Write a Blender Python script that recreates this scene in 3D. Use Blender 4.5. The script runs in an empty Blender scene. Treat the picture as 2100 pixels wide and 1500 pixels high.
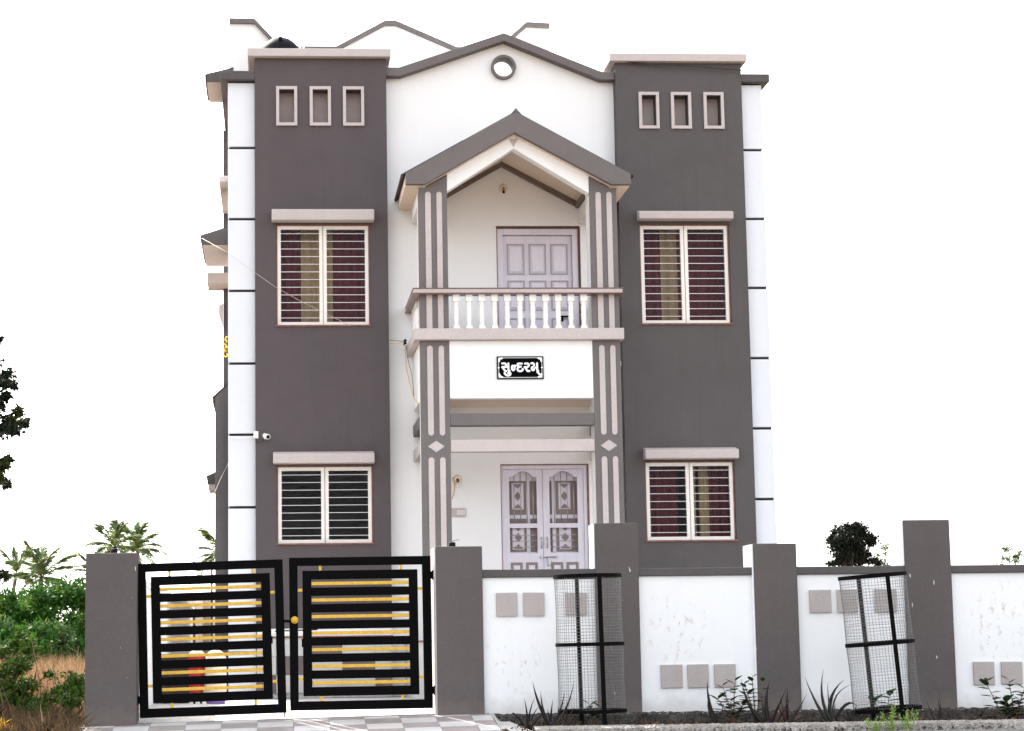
import bpy, math, random
import numpy as np
from mathutils import Vector, Matrix, Euler

rnd = random.Random(7)
R = math.radians
scene = bpy.context.scene
COL = scene.collection

# ------------------------------------------------------------------ camera
cd = bpy.data.cameras.new('camera')
cam = bpy.data.objects.new('camera', cd)
COL.objects.link(cam)
cd.sensor_width = 36.0
cd.lens = 4350.0 / 2100.0 * 36.0
cd.shift_x = (1050 - 823) / 2100.0
cd.shift_y = -(750 - 748) / 2100.0
cd.clip_end = 3000
_p, _y, _r = R(7.6), R(3.48), R(0.672)
_d = Vector((math.sin(_y) * math.cos(_p), math.cos(_y) * math.cos(_p), math.sin(_p)))
_r0 = Vector((math.cos(_y), -math.sin(_y), 0))
_u0 = _r0.cross(_d)
_R = _r0 * math.cos(_r) - _u0 * math.sin(_r)
_U = _u0 * math.cos(_r) + _r0 * math.sin(_r)
m = Matrix((_R, _U, -_d)).transposed().to_4x4()
m.translation = Vector((0, -26, 0.64))
cam.matrix_world = m
scene.camera = cam

# ------------------------------------------------------------------ light
SUN_EL, SUN_AZ = 42.0, -29.0          # azimuth clockwise from +Y (away from the camera)
world = bpy.data.worlds.new('World')
scene.world = world
world.use_nodes = True
wn, wl = world.node_tree.nodes, world.node_tree.links
wn.clear()
sky = wn.new('ShaderNodeTexSky')
sky.sky_type = 'NISHITA'
sky.sun_disc = False
sky.sun_elevation = R(SUN_EL)
sky.sun_rotation = R(SUN_AZ)
sky.air_density = 1.0
sky.dust_density = 3.0
sky.ozone_density = 1.0
hsv = wn.new('ShaderNodeHueSaturation')
hsv.inputs['Saturation'].default_value = 0.22
bg = wn.new('ShaderNodeBackground')
bg.inputs['Strength'].default_value = 0.15
wo = wn.new('ShaderNodeOutputWorld')
wl.new(sky.outputs[0], hsv.inputs['Color'])
wl.new(hsv.outputs[0], bg.inputs[0])
wl.new(bg.outputs[0], wo.inputs[0])
sd = bpy.data.lights.new('sun', 'SUN')
sd.energy = 2.6
sd.angle = R(0.6)
sd.color = (1.0, 0.93, 0.82)
sun = bpy.data.objects.new('sun', sd)
COL.objects.link(sun)
_sdir = Vector((math.sin(R(SUN_AZ)) * math.cos(R(SUN_EL)), math.cos(R(SUN_AZ)) * math.cos(R(SUN_EL)), math.sin(R(SUN_EL))))
sun.rotation_euler = (-_sdir).to_track_quat('-Z', 'Y').to_euler()
sun.location = (-8, 12, 20)
vs = scene.view_settings
vs.view_transform = 'Standard'
vs.look = 'None'
vs.gamma = 1
vs.exposure = 2.2
vs.use_curve_mapping = False
scene.render.film_transparent = False

# ------------------------------------------------------------------ materials
def node_mat(name):
    mt = bpy.data.materials.new(name)
    mt.use_nodes = True
    nt = mt.node_tree
    b = nt.nodes['Principled BSDF']
    return mt, nt, b


def mixc(nt, fac, a, b, mode='MIX'):
    n = nt.nodes.new('ShaderNodeMix')
    n.data_type = 'RGBA'
    n.blend_type = mode
    for s, v in ((0, fac), (6, a), (7, b)):
        if isinstance(v, (int, float)):
            n.inputs[s].default_value = v
        elif isinstance(v, tuple):
            n.inputs[s].default_value = (*v[:3], 1)
        else:
            nt.links.new(v, n.inputs[s])
    return n.outputs[2]


def noise(nt, scale, detail=4, vscale=(1, 1, 1), rough=0.55, coord='Object'):
    tc = nt.nodes.new('ShaderNodeTexCoord')
    mp = nt.nodes.new('ShaderNodeMapping')
    mp.inputs['Scale'].default_value = vscale
    nt.links.new(tc.outputs[coord], mp.inputs[0])
    n = nt.nodes.new('ShaderNodeTexNoise')
    n.inputs['Scale'].default_value = scale
    n.inputs['Detail'].default_value = detail
    n.inputs['Roughness'].default_value = rough
    nt.links.new(mp.outputs[0], n.inputs['Vector'])
    return n.outputs[0]


def remap(nt, s, a, b, c, d):
    n = nt.nodes.new('ShaderNodeMapRange')
    n.clamp = True
    for i, v in enumerate((a, b, c, d)):
        n.inputs[i + 1].default_value = v
    nt.links.new(s, n.inputs[0])
    return n.outputs[0]


def mul(nt, a, b, op='MULTIPLY'):
    n = nt.nodes.new('ShaderNodeMath')
    n.operation = op
    for i, v in enumerate((a, b)):
        if isinstance(v, (int, float)):
            n.inputs[i].default_value = v
        else:
            nt.links.new(v, n.inputs[i])
    return n.outputs[0]


def bump(nt, b, h, strength=0.3, dist=0.004):
    n = nt.nodes.new('ShaderNodeBump')
    n.inputs['Strength'].default_value = strength
    n.inputs['Distance'].default_value = dist
    nt.links.new(h, n.inputs['Height'])
    nt.links.new(n.outputs[0], b.inputs['Normal'])


def scaled(c, k):
    return tuple(min(1, x * k) for x in c)


def plaster(name, col, var=0.05, rough=0.85, bstr=0.35, streak=0.06, chips=0.0, scuffs=(), grain=140, spec=0.25, splash=0.0):
    mt, nt, b = node_mat(name)
    n1 = remap(nt, noise(nt, 1.1, 6), 0.3, 0.7, 0, 1)
    c = mixc(nt, n1, scaled(col, 1 - var), scaled(col, 1 + var))
    st = remap(nt, noise(nt, 1.0, 6, (9, 9, 0.55)), 0.52, 0.8, 0, streak)
    c = mixc(nt, st, c, scaled(col, 0.62))
    gr = 0.012 if min(col) > 0.6 else 0.055
    sp = mul(nt, remap(nt, noise(nt, 45, 4), 0.3, 0.7, 1 - gr, 1 + gr), remap(nt, noise(nt, 6, 5), 0.3, 0.7, 1 - gr * .5, 1 + gr * .5))
    n = nt.nodes.new('ShaderNodeVectorMath')
    n.operation = 'SCALE'
    nt.links.new(c, n.inputs[0])
    nt.links.new(sp, n.inputs['Scale'])
    c = n.outputs[0]
    if chips:
        f = remap(nt, noise(nt, 16, 2, (1.6, 1.6, 0.42)), 0.775 - chips, 0.79 - chips, 0, 0.8)
        c = mixc(nt, f, c, (0.72, 0.70, 0.67))
        f2 = remap(nt, noise(nt, 70, 2), 0.77, 0.79, 0, 0.7)
        c = mixc(nt, f2, c, (0.6, 0.58, 0.55))
    for (px, py, pz, rad) in scuffs:
        g = nt.nodes.new('ShaderNodeNewGeometry')
        dn = nt.nodes.new('ShaderNodeVectorMath')
        dn.operation = 'DISTANCE'
        nt.links.new(g.outputs['Position'], dn.inputs[0])
        dn.inputs[1].default_value = (px, py, pz)
        mask = remap(nt, dn.outputs['Value'], rad * 0.3, rad, 1, 0)
        sn = remap(nt, noise(nt, 12, 6, (1.5, 1.5, 0.8), 0.72), 0.56, 0.66, 0, 0.6)
        c = mixc(nt, mul(nt, mask, sn), c, (0.42, 0.33, 0.25))
    if splash:
        g = nt.nodes.new('ShaderNodeNewGeometry')
        sx = nt.nodes.new('ShaderNodeSeparateXYZ')
        nt.links.new(g.outputs['Position'], sx.inputs[0])
        hz = mul(nt, sx.outputs[2], mul(nt, noise(nt, 9, 5), 0.34), 'SUBTRACT')
        f = remap(nt, hz, -0.16, 0.02, splash, 0)
        c = mixc(nt, f, c, (0.30, 0.24, 0.19))
    nt.links.new(c, b.inputs['Base Color'])
    b.inputs['Roughness'].default_value = rough
    b.inputs['Specular IOR Level'].default_value = spec
    h = mul(nt, noise(nt, grain, 4), noise(nt, 9, 3), 'ADD')
    bump(nt, b, h, bstr, 0.004)
    return mt


def simple(name, col, rough=0.5, metal=0.0, var=0.06, vscale=8, bstr=0.0, spec=0.5, stretch=(1, 1, 1)):
    mt, nt, b = node_mat(name)
    n1 = remap(nt, noise(nt, vscale, 5, stretch), 0.3, 0.7, 0, 1)
    c = mixc(nt, n1, scaled(col, 1 - var), scaled(col, 1 + var))
    nt.links.new(c, b.inputs['Base Color'])
    b.inputs['Roughness'].default_value = rough
    b.inputs['Metallic'].default_value = metal
    b.inputs['Specular IOR Level'].default_value = spec
    if bstr:
        bump(nt, b, noise(nt, vscale * 6, 4, stretch), bstr, 0.003)
    return mt


def leafmat(name, c1, c2, c3=None, trans=0.35, rough=0.5):
    """c1..c2 spread over leaves at random, c3 a rarer third colour"""
    mt, nt, b = node_mat(name)
    g = nt.nodes.new('ShaderNodeNewGeometry')
    c = mixc(nt, g.outputs['Random Per Island'], c1, c2)
    if c3:
        f = remap(nt, noise(nt, 2.2, 2), 0.56, 0.66, 0, 0.75)
        c = mixc(nt, f, c, c3)
    b.inputs['Roughness'].default_value = rough
    b.inputs['Specular IOR Level'].default_value = 0.06
    nt.links.new(c, b.inputs['Base Color'])
    t = nt.nodes.new('ShaderNodeBsdfTranslucent')
    nt.links.new(c, t.inputs[0])
    ms = nt.nodes.new('ShaderNodeMixShader')
    ms.inputs[0].default_value = trans
    nt.links.new(b.outputs[0], ms.inputs[1])
    nt.links.new(t.outputs[0], ms.inputs[2])
    nt.links.new(ms.outputs[0], nt.nodes['Material Output'].inputs[0])
    return mt


def glassmat(name, tint, refl=0.05):
    mt, nt, b = node_mat(name)
    nt.nodes.remove(b)
    tr = nt.nodes.new('ShaderNodeBsdfTransparent')
    tr.inputs[0].default_value = (*tint, 1)
    gl = nt.nodes.new('ShaderNodeBsdfGlossy')
    gl.inputs['Roughness'].default_value = 0.03
    gl.inputs[0].default_value = (0.9, 0.93, 1.0, 1)
    fr = nt.nodes.new('ShaderNodeFresnel')
    fr.inputs[0].default_value = 1.45
    ms = nt.nodes.new('ShaderNodeMixShader')
    nt.links.new(mul(nt, fr.outputs[0], refl), ms.inputs[0])
    nt.links.new(tr.outputs[0], ms.inputs[1])
    nt.links.new(gl.outputs[0], ms.inputs[2])
    nt.links.new(ms.outputs[0], nt.nodes['Material Output'].inputs[0])
    return mt


def groundmat(name, cols, scale=3.0, bstr=0.8, dist=0.02, rough=0.95):
    mt, nt, b = node_mat(name)
    c = mixc(nt, remap(nt, noise(nt, scale, 8, rough=0.65), 0.35, 0.65, 0, 1), cols[0], cols[1])
    c = mixc(nt, remap(nt, noise(nt, scale * 9, 6), 0.5, 0.7, 0, 0.8), c, cols[2])
    v = nt.nodes.new('ShaderNodeTexVoronoi')
    tc = nt.nodes.new('ShaderNodeTexCoord')
    nt.links.new(tc.outputs['Object'], v.inputs['Vector'])
    v.inputs['Scale'].default_value = scale * 14
    pv = remap(nt, v.outputs['Distance'], 0.0, 0.5, 0.75, 1.12)
    n = nt.nodes.new('ShaderNodeVectorMath')
    n.operation = 'SCALE'
    nt.links.new(c, n.inputs[0])
    nt.links.new(pv, n.inputs['Scale'])
    nt.links.new(n.outputs[0], b.inputs['Base Color'])
    b.inputs['Roughness'].default_value = rough
    b.inputs['Specular IOR Level'].default_value = 0.2
    bump(nt, b, mul(nt, noise(nt, scale * 8, 8), v.outputs['Distance'], 'ADD'), bstr, dist)
    return mt


def tilemat(name, c1, c2, stripes=26):
    """glazed floor tile with pressed stripes"""
    mt, nt, b = node_mat(name)
    f = remap(nt, noise(nt, 3, 6), 0.3, 0.7, 0, 1)
    c = mixc(nt, f, c1, c2)
    f2 = remap(nt, noise(nt, 5, 6, (0.4, 7, 1)), 0.45, 0.75, 0, 0.5)
    c = mixc(nt, f2, c, scaled(c1, 0.7))
    d = remap(nt, noise(nt, 2.3, 7), 0.55, 0.8, 0, 0.45)
    c = mixc(nt, d, c, (0.30, 0.27, 0.24))
    nt.links.new(c, b.inputs['Base Color'])
    b.inputs['Roughness'].default_value = 0.55
    bump(nt, b, noise(nt, 30, 3, (0.3, 2, 1)), 0.3, 0.002)
    return mt


GREY = (0.104, 0.0895, 0.0875)
M = {
    'white': plaster('white_paint', (0.82, 0.82, 0.82), 0.012, streak=0.06),
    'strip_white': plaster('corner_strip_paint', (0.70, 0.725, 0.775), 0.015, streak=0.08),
    'wall_white': plaster('boundary_white_paint', (0.81, 0.82, 0.83), 0.02, streak=0.06, splash=0.32,
                          scuffs=((3.86, -5.6, 0.78, 0.42), (7.05, -5.6, 0.80, 0.5), (2.3, -5.6, 0.5, 0.35))),
    'grey': plaster('taupe_paint', (0.094, 0.085, 0.0855), 0.06, streak=0.22, bstr=0.6),
    'grey_l': plaster('taupe_paint_tower', (0.089, 0.0755, 0.079), 0.05, streak=0.16, bstr=0.5),
    'grey_p': plaster('taupe_paint_pillar', GREY, 0.07, streak=0.10, bstr=0.55, chips=0.02, splash=0.18),
    'trim': plaster('light_taupe_trim_paint', (0.148, 0.134, 0.132), 0.06, streak=0.16, bstr=0.6),
    'maroon': simple('dark_maroon_paint', (0.055, 0.016, 0.011), 0.6, var=0.3, vscale=14),
    'beige': plaster('beige_paint', (0.485, 0.435, 0.42), 0.04, streak=0.12),
    'niche': plaster('niche_paint', (0.40, 0.35, 0.335), 0.06, streak=0.2),
    'cornice': plaster('brown_cornice_paint', (0.17, 0.13, 0.115), 0.05),
    'square': plaster('beige_square_paint', (0.415, 0.372, 0.358), 0.06, streak=0.15, splash=0.25),
    'groove': simple('groove_paint', (0.03, 0.027, 0.027), 0.9),
    'brown': simple('red_oxide_wood', (0.20, 0.085, 0.06), 0.6, var=0.35, vscale=14, bstr=0.3),
    'granite': simple('brown_granite', (0.16, 0.08, 0.07), 0.35, var=0.4, vscale=40),
    'alum': simple('white_powder_coat', (0.76, 0.73, 0.68), 0.45, var=0.04, vscale=6),
    'bar': simple('white_grille_bar', (0.78, 0.77, 0.76), 0.45, var=0.03),
    'glass': glassmat('window_glass', (0.86, 0.86, 0.88), 0.12),
    'red_cloth': simple('maroon_cloth', (0.15, 0.026, 0.028), 0.9, var=0.10, vscale=6, stretch=(5, 5, 0.3)),
    'beige_cloth': simple('tan_cloth', (0.47, 0.35, 0.18), 0.9, var=0.1, vscale=18, stretch=(4, 4, 0.3)),
    'room': simple('room_paint', (0.25, 0.23, 0.22), 0.9),
    'lav': simple('lavender_paint', (0.66, 0.63, 0.71), 0.5, var=0.05, vscale=5, bstr=0.15, stretch=(6, 1, 0.6)),
    'soffit': plaster('cream_soffit_paint', (0.68, 0.565, 0.46), 0.03, streak=0.08),  # cream deepened to put warm bounce into the porch recess
    'lavm': simple('lavender_moulding', (0.36, 0.32, 0.35), 0.5, var=0.08, vscale=6),
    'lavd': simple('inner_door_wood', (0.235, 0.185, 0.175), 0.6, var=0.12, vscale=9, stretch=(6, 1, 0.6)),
    'marble': simple('baluster_marble', (0.80, 0.79, 0.765), 0.4, var=0.09, vscale=18, spec=0.4),
    'rooftile': simple('dark_roof_tile', (0.035, 0.024, 0.022), 0.8, var=0.3, vscale=20, bstr=0.4),
    'black': simple('black_gate_paint', (0.0022, 0.0022, 0.0026), 0.6, var=0.2, vscale=30, spec=0.04),
    'yellow': simple('yellow_gate_paint', (0.62, 0.36, 0.025), 0.45, var=0.16, vscale=40, bstr=0.2),
    'steel': simple('worn_steel', (0.45, 0.43, 0.42), 0.35, 0.8, var=0.2, vscale=50),
    'iron': simple('dark_iron', (0.0035, 0.003, 0.003), 0.7, var=0.3, vscale=30, spec=0.05),
    'wire': simple('galvanised_wire', (0.17, 0.165, 0.16), 0.6, 0.0, var=0.3, vscale=30, spec=0.2),
    'plastic': simple('white_plastic', (0.75, 0.74, 0.72), 0.4, var=0.04),
    'blackp': simple('black_plastic', (0.006, 0.0065, 0.009), 0.65, var=0.15, vscale=5, spec=0.1),
    'signb': simple('sign_black', (0.001, 0.001, 0.0018), 0.5, var=0.1, spec=0.03),
    'signf': simple('sign_frame', (0.03, 0.04, 0.048), 0.5, var=0.1, spec=0.2),
    'signw': simple('sign_white', (0.86, 0.86, 0.86), 0.4, var=0.02),
    'cable_y': simple('yellow_cable', (0.60, 0.40, 0.06), 0.5),
    'cable_w': simple('pale_cable', (0.55, 0.47, 0.40), 0.6),
    'cable_k': simple('black_cable', (0.02, 0.02, 0.02), 0.6),
    'redp': simple('red_plastic', (0.42, 0.012, 0.012), 0.4),
    'cream': simple('cream_plastic', (0.78, 0.66, 0.52), 0.5),
    'purple': simple('purple_plastic', (0.28, 0.14, 0.5), 0.5),
    'tile_a': tilemat('pale_grey_tile', (0.50, 0.48, 0.47), (0.60, 0.58, 0.57)),
    'tile_b': tilemat('brown_grey_tile', (0.255, 0.215, 0.21), (0.37, 0.325, 0.315)),
    'ptile_a': tilemat('plinth_pale_tile', (0.46, 0.45, 0.44), (0.56, 0.55, 0.53)),
    'ptile_b': tilemat('plinth_brown_tile', (0.10, 0.075, 0.075), (0.14, 0.105, 0.105)),
    'concrete': groundmat('concrete', ((0.42, 0.40, 0.38), (0.52, 0.50, 0.47), (0.28, 0.26, 0.24)), 2.5, 0.5, 0.008),
    'rubble': groundmat('exposed_aggregate', ((0.25, 0.23, 0.21), (0.36, 0.335, 0.305), (0.07, 0.06, 0.055)), 4.0, 1.0, 0.02),
    'footing': groundmat('dark_footing', ((0.045, 0.039, 0.034), (0.10, 0.088, 0.078), (0.02, 0.016, 0.014)), 5.0, 1.0, 0.02),
    'soil': groundmat('soil', ((0.075, 0.048, 0.034), (0.12, 0.075, 0.05), (0.035, 0.022, 0.016)), 4.0, 1.0, 0.03),
    'earth': groundmat('dry_earth', ((0.16, 0.105, 0.062), (0.22, 0.15, 0.09), (0.08, 0.06, 0.03)), 0.8, 1.0, 0.03),
    'asphalt': groundmat('road_surface', ((0.10, 0.095, 0.09), (0.15, 0.14, 0.13), (0.06, 0.055, 0.05)), 2.0, 0.6, 0.01),
    'yard': groundmat('yard_floor', ((0.46, 0.44, 0.42), (0.54, 0.52, 0.49), (0.40, 0.38, 0.36)), 1.6, 0.15, 0.004, 0.7),
    'bark': simple('bark', (0.035, 0.027, 0.021), 0.9, var=0.4, vscale=12, bstr=0.8, stretch=(3, 3, 0.6)),
    'palmbark': simple('palm_bark', (0.12, 0.10, 0.085), 0.9, var=0.4, vscale=9, bstr=0.8, stretch=(0.6, 0.6, 5)),
    'leaf_backlit': leafmat('backlit_dark_leaf', (0.010, 0.016, 0.010), (0.024, 0.034, 0.018), (0.05, 0.06, 0.012), 0.16),  # backlit silhouette put into dark colours and low translucency
    'leaf_round': leafmat('round_tree_leaf', (0.008, 0.012, 0.008), (0.020, 0.026, 0.018), None, 0.10),
    'leaf_bush': leafmat('bush_leaf', (0.010, 0.040, 0.008), (0.040, 0.115, 0.018), (0.10, 0.175, 0.018), 0.38),
    'leaf_bush2': leafmat('dull_bush_leaf', (0.030, 0.062, 0.022), (0.065, 0.115, 0.035), (0.12, 0.16, 0.03), 0.38),
    'leaf_weed': leafmat('weed_leaf', (0.010, 0.026, 0.007), (0.055, 0.10, 0.012), (0.15, 0.22, 0.012), 0.36),
    'leaf_palm': leafmat('palm_leaf', (0.06, 0.11, 0.05), (0.13, 0.19, 0.08), (0.30, 0.25, 0.05), 0.5),
    'leaf_plant': leafmat('glossy_leaf', (0.010, 0.032, 0.008), (0.025, 0.065, 0.014), None, 0.22, 0.35),
    'leaf_light': leafmat('light_weed_leaf', (0.20, 0.34, 0.07), (0.32, 0.46, 0.12), None, 0.35),
    'leaf_yellow': leafmat('yellow_leaf', (0.62, 0.36, 0.02), (0.75, 0.50, 0.04), None, 0.4),
    'aloe_d': simple('dark_aloe', (0.0180, 0.0132, 0.0120), 0.55, var=0.35, vscale=12, spec=0.15),
    'aloe_g': simple('green_aloe', (0.0360, 0.0372, 0.0312), 0.5, var=0.3, vscale=10, spec=0.15),
    'aloe_r': simple('red_aloe', (0.0600, 0.0270, 0.0192), 0.55, var=0.35, vscale=10, spec=0.15),
    'straw': leafmat('dry_straw', (0.014, 0.009, 0.006), (0.15, 0.098, 0.055), (0.028, 0.013, 0.008), 0.2, 0.8),  # dark tones carry the foreground's tree shade in the straw colour
    'straw_far': leafmat('far_straw', (0.12, 0.068, 0.035), (0.34, 0.215, 0.125), None, 0.3, 0.8),
    'stalk': simple('dry_stalk', (0.12, 0.065, 0.035), 0.8, var=0.4),
    'farwall': plaster('far_beige_paint', (0.62, 0.55, 0.48), 0.08),
}

# ------------------------------------------------------------------ builders
def link(o):
    COL.objects.link(o)
    return o


def wloc(p):
    """world position of a part built with identity rotation"""
    v = Vector((0, 0, 0))
    while p is not None:
        v = v + p.location + p.matrix_parent_inverse.translation
        p = p.parent
    return v


class MB:
    def __init__(s):
        s.v, s.f = [], []

    def add(s, vs_, fs_):
        k = len(s.v)
        s.v += [tuple(q) for q in vs_]
        s.f += [tuple(i + k for i in f) for f in fs_]
        return s

    def box(s, x0, x1, y0, y1, z0, z1):
        return s.add([(x0, y0, z0), (x1, y0, z0), (x1, y1, z0), (x0, y1, z0), (x0, y0, z1), (x1, y0, z1), (x1, y1, z1), (x0, y1, z1)],
                     [(0, 3, 2, 1), (4, 5, 6, 7), (0, 1, 5, 4), (1, 2, 6, 5), (2, 3, 7, 6), (3, 0, 4, 7)])

    def prism(s, poly, y0, y1):
        """polygon in XZ, pushed along Y (y0 is the side facing the camera)"""
        n = len(poly)
        a = sum(poly[i][0] * poly[(i + 1) % n][1] - poly[(i + 1) % n][0] * poly[i][1] for i in range(n))
        if a < 0:
            poly = poly[::-1]
        vs_ = [(x, y0, z) for x, z in poly] + [(x, y1, z) for x, z in poly]
        fs_ = [tuple(range(n)), tuple(range(2 * n - 1, n - 1, -1))]
        fs_ += [((i + 1) % n, i, n + i, n + (i + 1) % n) for i in range(n)]
        return s.add(vs_, fs_)

    def tube(s, pts, rads, n=8, cap=True):
        pts = [Vector(q) for q in pts]
        if not hasattr(rads, '__len__'):
            rads = [rads] * len(pts)
        rings = []
        for i, q in enumerate(pts):
            t = (pts[min(i + 1, len(pts) - 1)] - pts[max(i - 1, 0)]).normalized()
            a = t.cross(Vector((0, 0, 1)) if abs(t.z) < 0.9 else Vector((1, 0, 0))).normalized()
            b = t.cross(a)
            rings.append([q + (a * math.cos(2 * math.pi * k / n) + b * math.sin(2 * math.pi * k / n)) * rads[i] for k in range(n)])
        vs_ = [w for r in rings for w in r]
        fs_ = []
        for i in range(len(pts) - 1):
            for k in range(n):
                fs_.append((i * n + k, i * n + (k + 1) % n, (i + 1) * n + (k + 1) % n, (i + 1) * n + k))
        if cap:
            fs_.append(tuple(range(n - 1, -1, -1)))
            fs_.append(tuple(range((len(pts) - 1) * n, len(pts) * n)))
        return s.add(vs_, fs_)

    def lathe(s, prof, c=(0, 0, 0), n=16):
        vs_, fs_ = [], []
        for z, r_ in prof:
            for k in range(n):
                a = 2 * math.pi * k / n
                vs_.append((c[0] + r_ * math.cos(a), c[1] + r_ * math.sin(a), c[2] + z))
        for i in range(len(prof) - 1):
            for k in range(n):
                fs_.append((i * n + k, i * n + (k + 1) % n, (i + 1) * n + (k + 1) % n, (i + 1) * n + k))
        fs_.append(tuple(range(n - 1, -1, -1)))
        fs_.append(tuple(range((len(prof) - 1) * n, len(prof) * n)))
        return s.add(vs_, fs_)

    def holes(s, x0, x1, z0, z1, hs, y0, y1):
        """wall slab with rectangular openings hs = [(xa, xb, za, zb)]"""
        xs = sorted({x0, x1, *[h[0] for h in hs], *[h[1] for h in hs]})
        zs = sorted({z0, z1, *[h[2] for h in hs], *[h[3] for h in hs]})
        ins = lambda x, z: any(a < x < b and c < z < d_ for a, b, c, d_ in hs)
        solid = {}
        for i in range(len(xs) - 1):
            for j in range(len(zs) - 1):
                solid[i, j] = not ins((xs[i] + xs[i + 1]) / 2, (zs[j] + zs[j + 1]) / 2)
        for (i, j), ok in solid.items():
            if not ok:
                continue
            a, b, c, d_ = xs[i], xs[i + 1], zs[j], zs[j + 1]
            s.add([(a, y0, c), (b, y0, c), (b, y0, d_), (a, y0, d_)], [(0, 1, 2, 3)])
            s.add([(a, y1, c), (b, y1, c), (b, y1, d_), (a, y1, d_)], [(3, 2, 1, 0)])
            if not solid.get((i - 1, j)):
                s.add([(a, y1, c), (a, y0, c), (a, y0, d_), (a, y1, d_)], [(0, 1, 2, 3)])
            if not solid.get((i + 1, j)):
                s.add([(b, y0, c), (b, y1, c), (b, y1, d_), (b, y0, d_)], [(0, 1, 2, 3)])
            if not solid.get((i, j - 1)):
                s.add([(a, y1, c), (b, y1, c), (b, y0, c), (a, y0, c)], [(0, 1, 2, 3)])
            if not solid.get((i, j + 1)):
                s.add([(a, y0, d_), (b, y0, d_), (b, y1, d_), (a, y1, d_)], [(0, 1, 2, 3)])
        return s

    def mesh(s, name, mat, smooth=False):
        me = bpy.data.meshes.new(name)
        me.from_pydata(s.v, [], s.f)
        if mat is not None:
            me.materials.append(M[mat] if isinstance(mat, str) else mat)
        if smooth:
            me.polygons.foreach_set('use_smooth', [True] * len(me.polygons))
        me.update()
        return me

    def build(s, name, mat, parent=None, bevel=0.0, smooth=False, local=False, loc=None):
        return place(name, s.mesh(name, mat, smooth), parent, bevel, local, loc, smooth)


def place(name, me, parent=None, bevel=0.0, local=False, loc=None, smooth=False):
    o = link(bpy.data.objects.new(name, me))
    if loc is not None:
        o.location = loc
    if parent is not None:
        o.parent = parent
        if not local:
            o.matrix_parent_inverse = Matrix.Translation(-wloc(parent))
    if bevel:
        bm_ = o.modifiers.new('bevel', 'BEVEL')
        bm_.width = bevel
        bm_.segments = 2
        bm_.limit_method = 'ANGLE'
    return o


def tag(o, label, cat, group=None, kind=None):
    o['label'] = label
    o['category'] = cat
    if group:
        o['group'] = group
    if kind:
        o['kind'] = kind
    return o


def thing(name, label, cat, loc=(0, 0, 0), group=None):
    o = link(bpy.data.objects.new(name, None))
    o.location = loc
    o.empty_display_size = 0.2
    return tag(o, label, cat, group)


def struct(o):
    o['kind'] = 'structure'
    return o


def box(name, mat, parent, x0, x1, y0, y1, z0, z1, bevel=0.006, local=False):
    return MB().box(x0, x1, y0, y1, z0, z1).build(name, mat, parent, bevel, local=local)


def quads(name, V, mat, parent=None, local=False, per=4):
    """V: (N, per, 3) array of polygons"""
    n = V.shape[0]
    me = bpy.data.meshes.new(name)
    me.vertices.add(n * per)
    me.vertices.foreach_set('co', V.reshape(-1).astype(np.float32))
    me.loops.add(n * per)
    me.loops.foreach_set('vertex_index', np.arange(n * per, dtype=np.int32))
    me.polygons.add(n)
    me.polygons.foreach_set('loop_start', np.arange(0, n * per, per, dtype=np.int32))
    me.polygons.foreach_set('loop_total', np.full(n, per, dtype=np.int32))
    me.materials.append(M[mat])
    me.update(calc_edges=True)
    return place(name, me, parent, local=local)


def leafcloud(P, size, rng, droop=0.2, asp=0.42, updir=None):
    """P (N,3) leaf bases -> rhombic folded leaves"""
    n = len(P)
    d = rng.normal(size=(n, 3))
    d[:, 2] -= droop
    if updir is not None:
        d = d * 0.7 + updir
    d /= np.linalg.norm(d, axis=1, keepdims=True)
    q = rng.normal(size=(n, 3))
    s = np.cross(d, q)
    s /= np.linalg.norm(s, axis=1, keepdims=True) + 1e-9
    nn = np.cross(d, s)
    L = size * rng.uniform(0.6, 1.3, size=(n, 1))
    W = L * asp
    mid = P + d * L * 0.45
    V = np.stack([P, mid + s * W * 0.5 + nn * W * 0.18, P + d * L, mid - s * W * 0.5 + nn * W * 0.18], axis=1)
    return V


def clumps(cs, n, rng, hollow=0.35, wexp=0.75):
    """points in ellipsoidal clumps cs = [(x,y,z,rx,ry,rz)], n shared by volume"""
    cs = np.array(cs, float)
    w = cs[:, 3] * cs[:, 4] * cs[:, 5]
    w = w ** wexp
    idx = rng.choice(len(cs), size=n, p=w / w.sum())
    d = rng.normal(size=(n, 3))
    d /= np.linalg.norm(d, axis=1, keepdims=True)
    r_ = (hollow + (1 - hollow) * rng.random((n, 1))) ** 0.8
    r_ *= rng.uniform(0.8, 1.12, size=(n, 1))
    return cs[idx, :3] + d * r_ * cs[idx, 3:]


# ================================================================== setting
struct(MB().add([(-900, -300, -0.16), (900, -300, -0.16), (900, 1500, -0.16), (-900, 1500, -0.16)], [(0, 1, 2, 3)]).build('ground', 'earth'))
struct(MB().add([(-200, -17, -0.135), (200, -17, -0.135), (200, -7.35, -0.135), (-200, -7.35, -0.135)], [(0, 1, 2, 3)]).build('road', 'asphalt'))

# --- tiled entrance ramp, tiles one by one
RX0, RX1 = -1.84, 2.04


def ramp_z(x, y):
    return -0.052 + (x + 1.3) * 0.0185 - 0.118 * max(0.0, -5.66 - y)


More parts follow.
